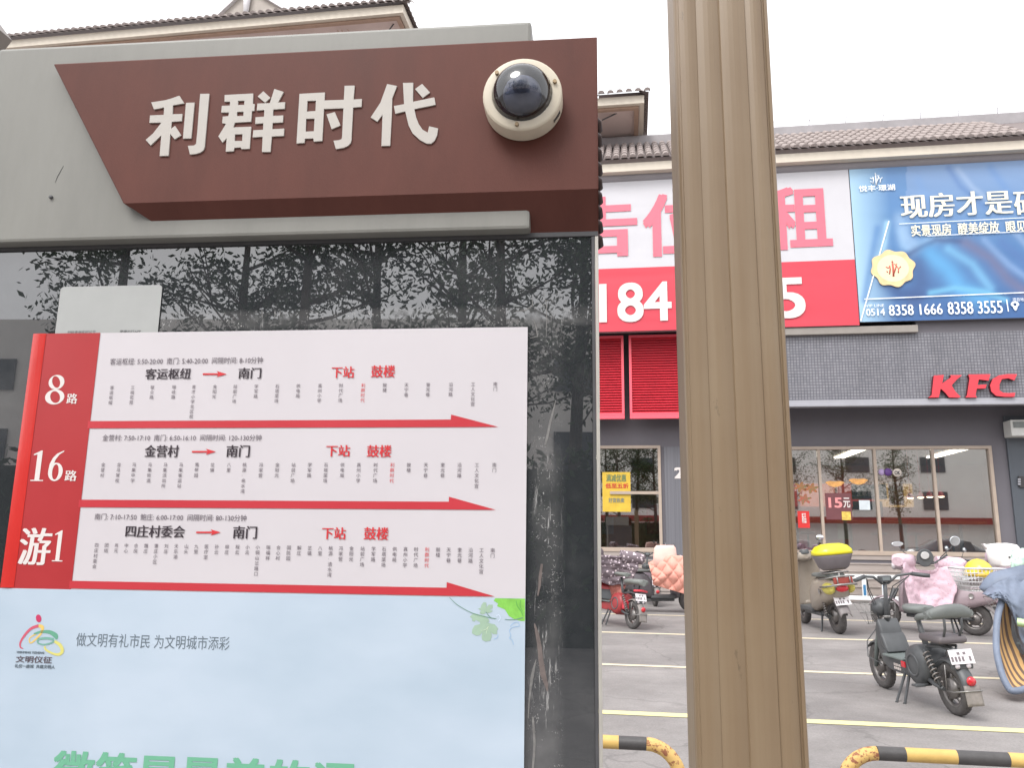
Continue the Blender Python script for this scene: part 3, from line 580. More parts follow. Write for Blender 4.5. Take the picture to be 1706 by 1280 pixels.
def barrier(label, xs, elbow_px, direction, far_x):
    """rail along X from an elbow to far_x; colour changes at the given x"""
    zt = .0; r = .026
    ex = P(*elbow_px, YB); z = ex.z
    t = thing('parking_barrier', label, 'barrier', (ex.x, YB, 0), group='striped pipe barriers at the kerb')
    R_ = .13
    arc = [(ex.x+direction*(R_-R_*math.sin(a)), YB, z-R_+R_*math.cos(a)) for a in [math.pi/2*i/8 for i in range(9)]]
    # arc starts on the rail and bends down
    pts = arc+[(ex.x, YB, .05)]
    mb = MB(); mb.tube(pts, r, 16); mb.build('bent_leg', RUST, t)
    p = ex.x+direction*R_; col_y = False
    for i, xx in enumerate(xs+[far_x]):
        mb = MB(); mb.tube([(p, YB, z), (xx, YB, z)], r, 16, cap=False); mb.build('rail_band', BK_ if i % 2 == 0 else BY_, t); p = xx
    fx = far_x+direction*R_
    mb = MB(); mb.tube([(far_x, YB, z), (far_x+direction*R_*.5, YB, z-.02), (fx, YB, z-R_), (fx, YB, .05)], r, 16); mb.build('bent_leg', RUST, t)
    for xx in (ex.x, fx):
        mb = MB(); mb.box((xx-.07, YB-.07, .0), (xx+.07, YB+.07, .008), .002); mb.build('foot_plate', RUST, t)
XB = lambda px, py: P(px, py, YB).x
barrier('striped pipe barrier whose bent end shows just left of the tan post', [XB(1031, 1241), XB(1031, 1241)-.22, XB(1031, 1241)-.44, XB(1031, 1241)-.66], (1132, 1243), -1, XB(1031, 1241)-.9)
barrier('striped pipe barrier at the bottom right below the black electric bike', [XB(1508, 1259), XB(1593, 1263), XB(1680, 1267), XB(1680, 1267)+.23, XB(1680, 1267)+.46], (1402, 1253), 1, XB(1680, 1267)+.7)

# ================================================================== MALL BUILDING
YW = 20.0                                    # shop front
bld = thing('mall_building', 'two storey commercial building with grey tiled eaves and dark shop fronts', 'building', (0, YW, 0))
DARK = mat('dark_wall_panel', (104, 101, 107), .55, var=.06, scale=.8, k=1.)
DARK2 = mat('slate_wall_panel', (92, 98, 106), .5, var=.08, scale=.6, stretch=(8, 8, .6), k=.75)
CREAMF = mat('cream_fascia', (222, 212, 196), .6, var=.06, scale=1.2, stretch=(1, 1, 3), k=.85)
TILE = mat('grey_roof_tile', (158, 147, 143), .75, var=.22, scale=5, k=.92)
SOFF = mat('soffit_plaster', (206, 188, 182), .7, var=.05, scale=1.5)
BEIGE = mat('beige_frame', (176, 160, 146), .45, var=.06, scale=6)
def X(px, py, Y=YW): return P(px, py, Y).x
def Z(px, py, Y=YW): return P(px, py, Y).z
xwl, xwr = X(1290, 745), X(1650, 742); zwt = Z(1500, 744); zwb = Z(1500, 919)
xsl, xsr = X(960, 745), X(1100, 743); zst = Z(1050, 743)
xw0, xw1 = -16.0, 22.0; zc = Z(1500, 677, 18.9)
FLOORZ = .82
# wall pieces round the openings
mb = MB()
mb.box((xw0, YW, 0), (xw1, YW+.3, zwb))
mb.box((xw0, YW, zwb), (xsl, YW+.3, 10.9)); mb.box((xsr, YW, zwb), (xwl, YW+.3, 10.9))
mb.box((xsl, YW, zst), (xsr, YW+.3, 10.9)); mb.box((xwl, YW, zwt), (xwr, YW+.3, 10.9)); mb.box((xwr, YW, zwb), (xw1, YW+.3, 10.9))
mb.build('wall', DARK, bld)
mb = MB(); mb.box((X(1682, 800), YW-.06, .9), (xw1, YW-.002, zc-.1)); mb.build('wall_panel', DARK2, bld)
mb = MB(); mb.box((X(1107, 800), YW-.05, .9), (X(1107, 800)+1.7, YW-.002, Z(1120, 745))); mb.build('wall_panel', mat('stripe_panel', (112, 112, 118), .5, var=.16, scale=5, stretch=(6, 6, .05), k=.9), bld)
# plinth and steps
PL = mat('plinth_stone', (158, 148, 142), .6, var=.08, scale=2, stretch=(1, 1, 4))
for i in range(5):
    mb = MB(); mb.box((xw0, 19.15+i*.17, 0), (xw1, 19.15+(i+1)*.17-.001 if i < 4 else YW-.001, .165*(i+1)-.03)); mb.box((xw0, 19.13+i*.17, .165*(i+1)-.03), (xw1, 19.15+(i+1)*.17-.001 if i < 4 else YW-.001, .165*(i+1)), .006); mb.build('step', PL, bld)
mb = MB(); mb.box((xw0, YW-.03, .9), (xw1, YW-.001, zwb-.10)); mb.build('plinth', PL, bld)
# mosaic fascia with its canopy (right of the louvres)
MOS = bpy.data.materials.new('grey_mosaic'); MOS.use_nodes = True; n, b = nodes_of(MOS)
tc = n.nodes.new('ShaderNodeTexCoord'); mp = n.nodes.new('ShaderNodeMapping'); mp.inputs['Rotation'].default_value = (rad(90), 0, 0)
br = n.nodes.new('ShaderNodeTexBrick'); br.offset = 0; br.inputs['Scale'].default_value = 1; br.inputs['Brick Width'].default_value = .068; br.inputs['Row Height'].default_value = .068; br.inputs['Mortar Size'].default_value = .007
br.inputs['Color1'].default_value = (*lin((132, 131, 137)), 1); br.inputs['Color2'].default_value = (*lin((118, 118, 125)), 1); br.inputs['Mortar'].default_value = (*lin((82, 82, 88)), 1)
n.links.new(tc.outputs['Object'], mp.inputs[0]); n.links.new(mp.outputs[0], br.inputs['Vector'])
mn = n.nodes.new('ShaderNodeTexNoise'); mn.inputs['Scale'].default_value = .9; mn.inputs['Detail'].default_value = 7; mn.inputs['Roughness'].default_value = .7; mm_ = n.nodes.new('ShaderNodeMapping'); mm_.inputs['Scale'].default_value = (2.2, 1, .5); n.links.new(tc.outputs['Object'], mm_.inputs[0]); n.links.new(mm_.outputs[0], mn.inputs['Vector'])
mrr = n.nodes.new('ShaderNodeMapRange'); mrr.inputs[1].default_value = .3; mrr.inputs[2].default_value = .7; mrr.inputs[3].default_value = .82; mrr.inputs[4].default_value = 1.12; n.links.new(mn.outputs['Fac'], mrr.inputs[0])
mlt = n.nodes.new('ShaderNodeMix'); mlt.data_type = 'RGBA'; mlt.blend_type = 'MULTIPLY'; mlt.inputs['Factor'].default_value = 1; n.links.new(br.outputs['Color'], mlt.inputs['A']); n.links.new(mrr.outputs[0], mlt.inputs['B']); n.links.new(mlt.outputs['Result'], b.inputs['Base Color']); b.inputs['Roughness'].default_value = .35
YF = 18.9; zft = Z(1500, 556, YF); xfl = X(1232, 600, YF)
mb = MB(); mb.box((xfl, YF, zc+.16), (xw1, YF+.12, zft)); mb.build('mosaic_fascia', MOS, bld)
SOF2 = mat('dark_soffit', (110, 112, 120), .6, var=.06, scale=1)
mb = MB(); mb.box((xfl, YF+.12, zc+.16), (xw1, YW-.001, zc+.22)); mb.box((xfl, YF+.12, zft-.06), (xw1, YW-.001, zft)); mb.build('canopy', SOF2, bld)
LED = mat('ledge_metal', (158, 158, 164), .4, var=.06, scale=3)
mb = MB(); mb.box((xfl, YF-.10, zc), (xw1, YF+.12, zc+.06), .008); mb.box((xfl, YF-.05, zc+.062), (xw1, YF+.12, zc+.158)); mb.build('canopy_ledge', LED, bld)
mb = MB(); zb_, zt_ = Z(1400, 549, YF), Z(1400, 533, YF)
mb.box((xfl-.2, YF-.12, zft+.002), (X(1526, 543, YF), YF+.10, zft+.17), .006); mb.build('cover_strip', mat('strip_cream', (176, 168, 160), .5, var=.08, scale=4, k=.62), bld)
mb = MB(); mb.box((X(1526, 543, YF)+.003, YF+.02, zft+.002), (xw1, YF+.30, zft+.30)); mb.build('gap_box', DARK, bld)  # wall-coloured box filling the gap above the fascia
for px, py in ((1447, 689), (1630, 688)):
    p = P(px, py, 19.45); mb = MB(); mb.lathe([(.0001, -.02), (.09, -.02), (.10, .0), (.10, .02)], (p.x, 19.45, zc+.152), 'Z', 20); mb.build('downlight', mat('downlight_white', (236, 236, 236), .3, var=0), bld)
# red louvres
RL = mat('red_louvre', (206, 46, 62), .45, var=.08, scale=4); RLF = mat('red_louvre_frame', (246, 96, 112), .4, var=.03)
YL = 19.3; zl0, zl1 = Z(1050, 698, YL), Z(1090, 558, YL)
slat_me = None
def louvre(x0, x1):
    global slat_me
    mb = MB(); f = .06
    mb.box((x0, YL-.02, zl0+.10), (x0+f, YL+.08, zl1)); mb.box((x1-f, YL-.02, zl0+.10), (x1, YL+.08, zl1)); mb.box((x0+f, YL-.02, zl1-f), (x1-f, YL+.08, zl1)); mb.box((x0+f, YL-.02, zl0+.10), (x1-f, YL+.08, zl0+.10+f*.7)); mb.box((x0, YL-.03, zl0), (x1, YL+.10, zl0+.095))
    fr = mb.build('louvre_panel', RLF, bld)
    mb = MB(); mb.box((x0+f, YL+.07, zl0+.1), (x1-f, YL+.08, zl1)); mb.build('backing', mat('louvre_back', (150, 22, 40), .5, var=0), fr)
    ns = 29; z = zl0+.10+f*.7; dz = (zl1-f-z)/ns
    for i in range(ns):
        mb = MB(); a = z+dz*i
        mb.add([(x0+f, YL, a), (x1-f, YL, a), (x1-f, YL+.05, a+dz*.86), (x0+f, YL+.05, a+dz*.86), (x0+f, YL, a+dz*.22), (x1-f, YL, a+dz*.22)], [(0, 1, 2, 3), (0, 4, 5, 1), (4, 3, 2, 5)]); mb.build('slat', RL, fr)
lx = X(1043, 630, YL); 
louvre(lx-2.25, lx-.05); louvre(lx+.08, lx+2.3)
# windows --------------------------------------------------------
GL = bpy.data.materials.new('shop_glass'); GL.use_nodes = True; n = GL.node_tree; n.nodes.remove(n.nodes['Principled BSDF'])
tr = n.nodes.new('ShaderNodeBsdfTransparent'); tr.inputs[0].default_value = (.80, .83, .82, 1); gs = n.nodes.new('ShaderNodeBsdfGlossy'); gs.inputs['Roughness'].default_value = .015
fr_ = n.nodes.new('ShaderNodeFresnel'); fr_.inputs['IOR'].default_value = 1.5; ma = n.nodes.new('ShaderNodeMath'); ma.operation = 'MULTIPLY_ADD'; ma.inputs[1].default_value = 1.6; ma.inputs[2].default_value = .30; n.links.new(fr_.outputs[0], ma.inputs[0])
ms = n.nodes.new('ShaderNodeMixShader'); n.links.new(ma.outputs[0], ms.inputs[0]); n.links.new(tr.outputs[0], ms.inputs[1]); n.links.new(gs.outputs[0], ms.inputs[2]); n.links.new(ms.outputs[0], n.nodes['Material Output'].inputs[0])
def window(x0, x1, z0, z1, mull, name='window', cols=BEIGE, bars=()):
    mb = MB(); f = .07; y0, y1 = YW-.05, YW+.12
    mb.box((x0, y0, z1-f), (x1, y1, z1)); mb.box((x0, y0, z0-.10), (x1, y1+.02, z0)); mb.box((x0, y0, z0), (x0+f, y1, z1-f)); mb.box((x1-f, y0, z0), (x1, y1, z1-f))
    fr = mb.build(name, cols, bld)
    xs = [x0+f]+mull+[x1-f]
    for i, x in enumerate(mull): mb = MB(); mb.box((x-.03, y0+.02, z0), (x+.03, y1-.01, z1-f)); mb.build('mullion', cols, fr)
    for i in range(len(xs)-1):
        a = xs[i]+(.031 if i else 0); c_ = xs[i+1]-(.031 if i < len(xs)-2 else 0)
        mb = MB(); mb.box((a, YW+.03, z0+.001), (c_, YW+.04, z1-f-.001)); mb.build('pane', GL, fr)
    return fr
window(xwl, xwr, zwb, zwt, [X(1364, 760), X(1456, 750), X(1553, 750)])
w2 = window(xsl, xsr, zwb, zst, [X(1000, 760)-.35])
mb = MB(); mb.box((X(1050, 821)-.5, YW-.02, Z(1080, 824)), (xsr-.071, YW+.02, Z(1080, 819))); mb.build('transom', BEIGE, w2)
# eaves -----------------------------------------------------------
YE = 18.4
ze = Z(1500, 236, YE); zg0, zg1 = Z(1500, 257, YE+.3), Z(1500, 276, YE+.3)
GUT = mat('grey_gutter', (140, 136, 140), .45, var=.05, scale=2)
mb = MB(); mb.box((xw0, YE+.08, Z(1500, 257, YE)), (xw1, YE+.5, ze-.02)); mb.build('fascia', CREAMF, bld)
rg = (zg1-zg0)/2; rg = abs(rg); cg = (zg0+zg1)/2
mb = MB(); mb.tube([(xw0, YE+.42, cg-.02), (xw1, YE+.42, cg-.02)], rg*1.02, 20); mb.build('gutter_pipe', GUT, bld)
mb = MB(); mb.box((xw0, YE+.5, cg+rg*.6), (xw1, YW, ze-.05)); mb.build('eave_soffit', SOFF, bld)
# tiled roof slope: every cover tile is a piece
YR = 20.6; zr = Z(1500, 214, YR)
def tile_mesh(L, r=.075):
    mb = MB(); k = 6
    vs = []
    for t, rr in ((0, r), (1, r*.95)):
        for j in range(k+1): a = math.pi*j/k; vs.append((math.cos(a)*rr, t*L, math.sin(a)*rr*.9))
    fs = [(j, j+1, k+1+j+1, k+1+j) for j in range(k)]
    mb.add(vs, fs, True); mb.add([*vs[:k+1], (0, 0.0, 0)], [list(range(k+1))])
    return mb
slope = math.atan2(zr-ze, YR-YE); run = math.hypot(zr-ze, YR-YE)
ncr = 6; tl = run/ncr
base_roof = MB(); base_roof.add([(xw0, YE, ze-.03), (xw1, YE, ze-.03), (xw1, YR, zr-.03), (xw0, YR, zr-.03)], [(0, 1, 2, 3)]); base_roof.add([(xw0, YE, ze-.03), (xw1, YE, ze-.03), (xw1, YE+.1, ze-.12), (xw0, YE+.1, ze-.12)], [(0, 1, 2, 3)])
roof1 = base_roof.build('roof', mat('roof_base', (120, 110, 108), .8, var=.1), bld)
tmb = tile_mesh(tl*1.08, .085)
def put_tiles(parent, x0, x1, pitch, Y0, z0, slope_, rows, tl_, spots_limit=290, name='roof_tile'):
    src = None; cnt = 0; b = Vector(parent['_b']); rest = MB()
    x = x0; cand = []
    while x < x1:
        for r_ in range(rows): cand.append((x, r_))
        x += pitch
    # the ones nearest the picture's frame come first as single pieces
    cand.sort(key=lambda q: (q[1] > 3, abs(q[0]-(x0+x1)/2)))
    for x, r_ in cand:
        d = r_*tl_; loc = Vector((x, Y0+math.cos(slope_)*d, z0+math.sin(slope_)*d+.012*(r_ % 1)+random.uniform(-.006, .006)))
        rot = Matrix.Rotation(slope_-.03, 3, 'X')
        if cnt < spots_limit:
            if src is None: src = tmb.build(name, TILE, parent); o = src
            else: o = src.copy(); COL.objects.link(o)
            o.location = loc-b; o.rotation_euler = (slope_-.035, 0, random.uniform(-.012, .012)); cnt += 1
        else:
            rest.add([rot @ v+loc for v in tmb.v], tmb.f, True)
    if rest.v: r = rest.build('roof_tiles', TILE, parent); r['kind'] = 'stuff'
tmb_b = tmb
# tile mesh is in its own axes, so its base offset is cancelled
def _tb(self, name, material, parent):
    o = MB.build(self, name, material, None); o.parent = parent; return o
tmb.build = lambda name, material, parent: _tb(tmb, name, material, parent)
put_tiles(roof1, X(985, 260, YE), X(1720, 225, YE), .205, YE-.06, ze-.02, slope, ncr, tl)
mb = MB(); mb.box((xw0, YR-.1, zr-.1), (xw1, YR+.4, zr+.22), .02); mb.build('parapet', mat('parapet_grey', (150, 146, 148), .7, var=.12, scale=2), bld)
wire = MB(); wz = zr+.22
for i in range(26):
    x = X(1290, 200, YR)-1+i*.95; mb = MB(); mb.tube([(x, YR+.1, wz), (x+.04, YR+.1, wz+.26)], .012, 5); mb.build('wire_post', GUT, bld)
mb = MB(); mb.tube([(X(1290, 200, YR)-1+i*.95+.04, YR+.1, wz+.24+.02*(i % 2)) for i in range(26)], .006, 4); mb.build('lightning_wire', GUT, bld)
# pavilion roofs (upper left, and the end that shows past the name panel)
def pavilion(corner_px, Yf, x_left, depth, fh, soffit_drop, tile_h, name_gable=None, ncol=40, pitch=.23):
    c = P(*corner_px, Yf); x1, z = c.x, c.z
    ft = z; fb = z-fh
    m_ = MB(); m_.box((x_left, Yf, fb), (x1, Yf+.12, ft)); m_.box((x1-.12, Yf+.121, fb), (x1, Yf+depth, ft)); f = m_.build('fascia', CREAMF, bld)
    m_ = MB(); m_.box((x_left, Yf+.14, fb-.05), (x1-.14, Yf+.26, fb+.02)); m_.box((x1-.26, Yf+.261, fb-.05), (x1-.14, Yf+depth, fb+.02)); m_.build('fascia_trim', mat('brown_trim', (170, 142, 124), .6, var=.1), bld)
    m_ = MB(); m_.box((x_left, Yf+.262, fb+.03), (x1-.13, Yf+depth, fb+.06)); m_.build('pavilion_soffit', SOFF, bld)
    s_ = rad(30); rn = depth*.62; zz_ = ft+.02
    r_ = MB(); r_.add([(x_left, Yf-.12, zz_), (x1+.12, Yf-.12, zz_), (x1+.12-rn*.9, Yf-.12+rn, zz_+rn*math.tan(s_)), (x_left, Yf-.12+rn, zz_+rn*math.tan(s_))], [(0, 1, 2, 3)])
    r_.add([(x1+.12, Yf-.12, zz_), (x1+.12, Yf+depth+.1, zz_), (x1+.12-rn*.9, Yf+depth+.1, zz_+rn*math.tan(s_)), (x1+.12-rn*.9, Yf-.12+rn, zz_+rn*math.tan(s_))], [(0, 1, 2, 3)])
    rf = r_.build('pavilion_roof', MATS['roof_base'], bld)
    put_tiles(rf, x1+.08-ncol*pitch, x1+.1, pitch, Yf-.18, zz_+.0, s_, 2, .38, 290)
    # verge tiles along the receding side
    src = None
    for i in range(int(depth/.22)):
        o = tmb.build('verge_tile', TILE, rf) if src is None else src.copy()
        if src is not None: COL.objects.link(o)
        src = src or o
        o.location = Vector((x1+.17, Yf+i*.22, zz_+.0))-Vector(rf['_b']); o.rotation_euler = (rad(26), 0, rad(90)); o.scale = (.6, .55, .6); o.location.x -= .07
    return c
cA = pavilion((672, 7), 18.9, -21, 3.4, .25, .3, .3, ncol=72, pitch=.235)
cB = pavilion((1073, 158), 18.9, -8, 2.4, .22, .3, .3, ncol=22, pitch=.235)
# walls that carry the pavilions, set back under their soffits
m_ = MB(); m_.box((-21, 20.9, 10.9), (cA.x-1.9, 22.8, cA.z-.42)); m_.build('pavilion_wall', mat('pale_plaster', (214, 202, 198), .7, var=.05, scale=1), bld)
m_ = MB(); m_.box((-8, 21.0, 10.5), (cB.x-.28, 21.3, cB.z-.40)); m_.build('pavilion_wall', mat('worn_plaster', (176, 168, 160), .8, var=.16, scale=2), bld)
for (a, b_) in (((648, 50), (663, 30)), ((1003, 200), (1062, 172))):
    p0, p1 = P(*a, 19.4), P(*b_, 19.4); m_ = MB(); m_.tube([p0, p1], .02, 6); m_.build('stay_rod', FRAME, bld)
for i in range(7):
    xx = P(90+i*80, 68, 19.6).x
    for k in (0, .12, .3): m_ = MB(); m_.box((xx+k, 19.2, cA.z-.42+.005), (xx+k+.015, 21.0, cA.z-.42+.028)); m_.build('soffit_batten', MATS['brown_trim'], bld)
# gable crest above the left roof
gp = P(412, -22, 20.5); g0, g1 = P(345, 40, 20.5), P(515, 40, 20.5)
m_ = MB(); m_.prism([[(g0.x, g0.z), (g1.x, g0.z), (gp.x, gp.z)]], lambda a, b, t: (a, 20.62+t, b), 0, .3); m_.build('gable', mat('gable_grey', (166, 158, 150), .7, var=.1, scale=2), bld)
WB = mat('white_bargeboard', (210, 208, 210), .6, var=.05)
for a in (g0, g1):
    m_ = MB(); d = (gp-a).normalized(); nn = Vector((-d.z, 0, d.x)); nn = nn if nn.z > 0 else -nn
    m_.add([a, gp, gp+nn*.16, a+nn*.16, a+Vector((0, .5, 0)), gp+Vector((0, .5, 0)), gp+nn*.16+Vector((0, .5, 0)), a+nn*.16+Vector((0, .5, 0))], [(0, 1, 2, 3), (4, 7, 6, 5), (3, 2, 6, 7), (0, 4, 5, 1), (0, 3, 7, 4), (1, 5, 6, 2)]); m_.build('bargeboard', WB, bld)
m_ = MB(); m_.tube([(gp.x, 20.55, g0.z), (gp.x+.02, 20.5, gp.z+.1)], [.05, .16], 8); m_.build('crest_ornament', WB, bld)

# ================================================================== BANNERS
YN = 18.75
def wrinkle_sheet(x0, x1, z0, z1, Y, amp, seed, nu=60, nv=40):
    mb = MB()
    def f(u, v):
        e = min(1, 8*min(u, 1-u, v, 1-v))
        return (x0+(x1-x0)*u, Y+amp*e*(noise(u*6+seed, v*4, seed)+.5*noise(u*9+v*14, v*5-u*6, seed+4)), z0+(z1-z0)*v)
    return mb.grid(f, nu, nv)
zn0 = .5*(Z(1005, 554, YN)+Z(1428, 541, YN)); znr = .5*(Z(1010, 447, YN)+Z(1428, 433, YN)); zn1 = .5*(Z(1010, 302, YN)+Z(1410, 281, YN)); xnr = X(1429, 540, YN); xnl = X(1000, 500, YN)-3.4
xnr = .5*(X(1431, 540, YN)+X(1414, 285, YN))
rent = thing('rental_banner', 'white and red banner with pink lettering and white phone number above the louvres', 'banner', (1, YN, zn0))
BW = mat('banner_white', (216, 215, 220), .55, var=.03, scale=1, k=.8); BR = mat('banner_red', (204, 62, 78), .5, var=.05, scale=1.2)
wrinkle_sheet(xnl, xnr, znr, zn1, YN, .007, 2).build('white_field', BW, rent)
wrinkle_sheet(xnl, xnr, zn0, znr, YN-.002, .010, 5, 60, 24).build('red_field', BR, rent)
PK = mat('banner_pink', (232, 116, 134), .5, var=.03, k=.9)
def TB(name, body, x0, y0, x1, y1, material, parent, Y, off=.03, song=False):
    xm, ym = (x0+x1)/2, (y0+y1)/2; rect = (P(x0, ym, Y).x, P(xm, y1, Y).z, P(x1, ym, Y).x, P(xm, y0, Y).z)
    mb = MB(); fit_text(mb, body, rect, lambda a, b, t=0: (a, Y-t*10, b), off, song); o_ = mb.build(name, material, parent)
    if len(body) > 3: o_['kind'] = 'stuff'
    return o_
for c, r in (('广', (812, 334, 915, 435)), ('告', (938, 330, 1058, 426)), ('位', (1074, 323, 1178, 424)), ('出', (1180, 320, 1270, 420)), ('租', (1279, 313, 1382, 413))): TB('banner_character', c, *r, PK, rent, YN-.016, .026)
TB('phone_digits', '184', 1000, 472, 1117, 535, WHITE, rent, YN-.022, .02); TB('phone_digits', '5', 1292, 464, 1339, 529, WHITE, rent, YN-.022, .02)
TB('phone_digits', '5', 1245, 466, 1288, 531, WHITE, rent, YN-.022, .02)
mb = MB(); mb.box((xnl, YN+.06, zn0), (xnr, YN+.16, zn1-.04)); mb.build('backing_frame', GUT, rent)
# blue housing banner
xh0 = xnr+.02; xh1 = xh0+7.2; zh0 = Z(1570, 533, YN); zh1 = Z(1560, 271.5, YN)
SILK = bpy.data.materials.new('blue_silk_print'); SILK.use_nodes = True; n, b = nodes_of(SILK)
at = n.nodes.new('ShaderNodeAttribute'); at.attribute_name = 'print'; n.links.new(at.outputs['Color'], b.inputs['Base Color']); b.inputs['Roughness'].default_value = .42
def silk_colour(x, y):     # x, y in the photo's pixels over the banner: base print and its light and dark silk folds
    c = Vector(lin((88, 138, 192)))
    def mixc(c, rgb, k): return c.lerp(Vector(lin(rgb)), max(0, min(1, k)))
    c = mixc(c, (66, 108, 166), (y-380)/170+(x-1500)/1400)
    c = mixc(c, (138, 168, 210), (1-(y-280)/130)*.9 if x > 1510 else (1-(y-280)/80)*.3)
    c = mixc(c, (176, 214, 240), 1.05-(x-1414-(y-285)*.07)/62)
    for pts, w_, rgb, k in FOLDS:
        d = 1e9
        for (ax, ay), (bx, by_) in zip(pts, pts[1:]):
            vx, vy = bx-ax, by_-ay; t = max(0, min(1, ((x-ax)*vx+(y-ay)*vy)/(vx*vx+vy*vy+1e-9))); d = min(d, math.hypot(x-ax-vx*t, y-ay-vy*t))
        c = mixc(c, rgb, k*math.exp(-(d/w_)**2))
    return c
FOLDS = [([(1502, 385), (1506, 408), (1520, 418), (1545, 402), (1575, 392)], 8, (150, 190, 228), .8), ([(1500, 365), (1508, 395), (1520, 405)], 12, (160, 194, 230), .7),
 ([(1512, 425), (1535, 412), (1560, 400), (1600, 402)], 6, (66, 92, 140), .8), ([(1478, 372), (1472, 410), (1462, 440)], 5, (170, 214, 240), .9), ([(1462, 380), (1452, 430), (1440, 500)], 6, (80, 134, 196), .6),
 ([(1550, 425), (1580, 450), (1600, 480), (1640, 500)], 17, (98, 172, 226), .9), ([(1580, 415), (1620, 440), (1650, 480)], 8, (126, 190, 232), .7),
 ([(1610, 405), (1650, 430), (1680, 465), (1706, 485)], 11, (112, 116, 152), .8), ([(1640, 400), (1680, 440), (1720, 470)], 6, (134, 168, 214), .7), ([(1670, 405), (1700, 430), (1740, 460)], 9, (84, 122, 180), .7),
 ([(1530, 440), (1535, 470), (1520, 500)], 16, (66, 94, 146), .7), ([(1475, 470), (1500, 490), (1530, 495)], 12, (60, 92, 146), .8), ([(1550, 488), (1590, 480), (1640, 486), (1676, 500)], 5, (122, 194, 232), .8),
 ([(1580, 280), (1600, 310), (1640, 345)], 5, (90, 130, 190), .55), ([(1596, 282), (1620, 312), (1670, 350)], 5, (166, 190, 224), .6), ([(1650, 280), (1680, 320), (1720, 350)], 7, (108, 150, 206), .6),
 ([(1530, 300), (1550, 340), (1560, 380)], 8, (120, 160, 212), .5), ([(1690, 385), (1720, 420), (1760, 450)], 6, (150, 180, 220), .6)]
hous = thing('housing_banner', 'blue silk patterned housing banner with gold seal and white phone numbers', 'banner', (xh0, YN, zh0))
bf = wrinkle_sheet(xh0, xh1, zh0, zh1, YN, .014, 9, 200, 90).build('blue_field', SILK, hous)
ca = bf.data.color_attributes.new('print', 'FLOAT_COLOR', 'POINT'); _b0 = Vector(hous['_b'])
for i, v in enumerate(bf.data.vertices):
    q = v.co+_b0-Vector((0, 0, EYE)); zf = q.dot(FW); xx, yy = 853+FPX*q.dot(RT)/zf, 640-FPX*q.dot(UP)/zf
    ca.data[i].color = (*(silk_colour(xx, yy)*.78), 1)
mb = MB(); mb.box((xh0, YN+.07, zh0+.02), (xh1, YN+.16, zh1-.04)); mb.build('backing_frame', GUT, hous)
YT = YN-.030
GOLD = mat('banner_cream', (236, 230, 206), .5, var=.03); HW = mat('banner_line', (236, 242, 248), .5, var=0)
TB('headline_character', '现房才是', 1501, 320, 1686, 360, GOLD, hous, YT, .028, True); TB('headline_character', '硬道理', 1690, 314, 1830, 357, GOLD, hous, YT, .028, True)
TB('banner_subtitle', '实景现房  醇美绽放  眼见为实', 1518, 370, 1745, 389, GOLD, hous, YT, .02)
TB('area_code', '0514', 1443, 514, 1474, 526, HW, hous, YT, .02, True); TB('vip_text', 'VIP LINE', 1442, 507, 1473, 511.5, HW, hous, YT, .01)
TB('phone_digits', '8358 1666', 1481, 507, 1570, 525, HW, hous, YT, .02, True); TB('phone_digits', '8358 3555', 1579, 502, 1670, 523, HW, hous, YT, .02, True)
TB('address_text', '项目地址', 1687, 496, 1712, 502, HW, hous, YT, .01)
mb = MB(); p = P(1691, 508, YT); mb.flat([[(p.x+.09*math.cos(a)*(1 if math.sin(a) > -.2 else .55), p.z+.09*math.sin(a)*(1 if math.sin(a) > 0 else 1.5)) for a in [i*.35 for i in range(18)]], ellipse(p.x, p.z+.01, .035, .035, 10)[::-1]], lambda a, b: (a, YT, b)); mb.build('map_pin', HW, hous)
def barline(x0, y0, x1, y1, w_=.012):
    a, c = P(x0, y0, YT), P(x1, y1, YT); mb = MB(); d = (c-a).normalized(); nn = Vector((-d.z, 0, d.x))*w_; mb.add([a+nn, c+nn, c-nn, a-nn], [(0, 1, 2, 3)]); mb.build('banner_rule', HW, hous)
barline(1440, 498.5, 1740, 486); barline(1498, 373, 1745, 360.5, .008); barline(1545, 393, 1745, 384, .008); barline(1677, 499, 1680, 519); barline(1481, 368, 1434, 535, .014)
# logo and seal
def logo(px, py, s_, material, Y):
    o = P(px, py, Y)
    for L, wd in (([(0, -1), (.02, -.2), (.0, .6)], .14), ([(-.05, .7), (0, 1.0), (.05, .7), (-.05, .7)], .1), ([(.04, -.7), (.3, 0), (.42, .35)], .1), ([(-.35, .35), (-.3, -.1), (-.42, -.7)], .1), ([(-.75, .2), (-.5, .05), (-.3, .2)], .09), ([(.45, .2), (.62, -.1), (.9, .2)], .09), ([(.62, -.1), (.55, -.6)], .09), ([(-.7, -.3), (-.6, -.5)], .09), ([(.2, .55), (.35, .35), (.5, .55)], .07)):
        mb = MB(); mb.tube([(o.x+a*s_, Y, o.z+b_*s_) for a, b_ in L], wd*s_*.8, 5, flat=1); yield_ = mb
        for v in mb.v: v.y = Y+(v.y-Y)*.1
        mb.build('logo_stroke', material, hous)
logo(1459, 298, .17, HW, YT)
TB('logo_text', '悦丰·璟湖', 1431, 308, 1491, 318, HW, hous, YT, .02)
sc_ = P(1487.5, 447, YT); SEAL = mat('seal_gold', (226, 198, 148), .35, var=.12, scale=6); SEAL2 = mat('seal_light', (236, 216, 182), .35, var=.06, scale=6)
mb = MB(); mb.prism([[(sc_.x+(.475+.028*math.sin(a*8)+.015*math.sin(a*3))*math.cos(a), sc_.z+(.44+.028*math.sin(a*8))*math.sin(a)) for a in [i*math.pi/36 for i in range(72)]]], lambda a, b, t: (a, YT-t, b), -.01, .004); mb.build('seal', SEAL, hous)
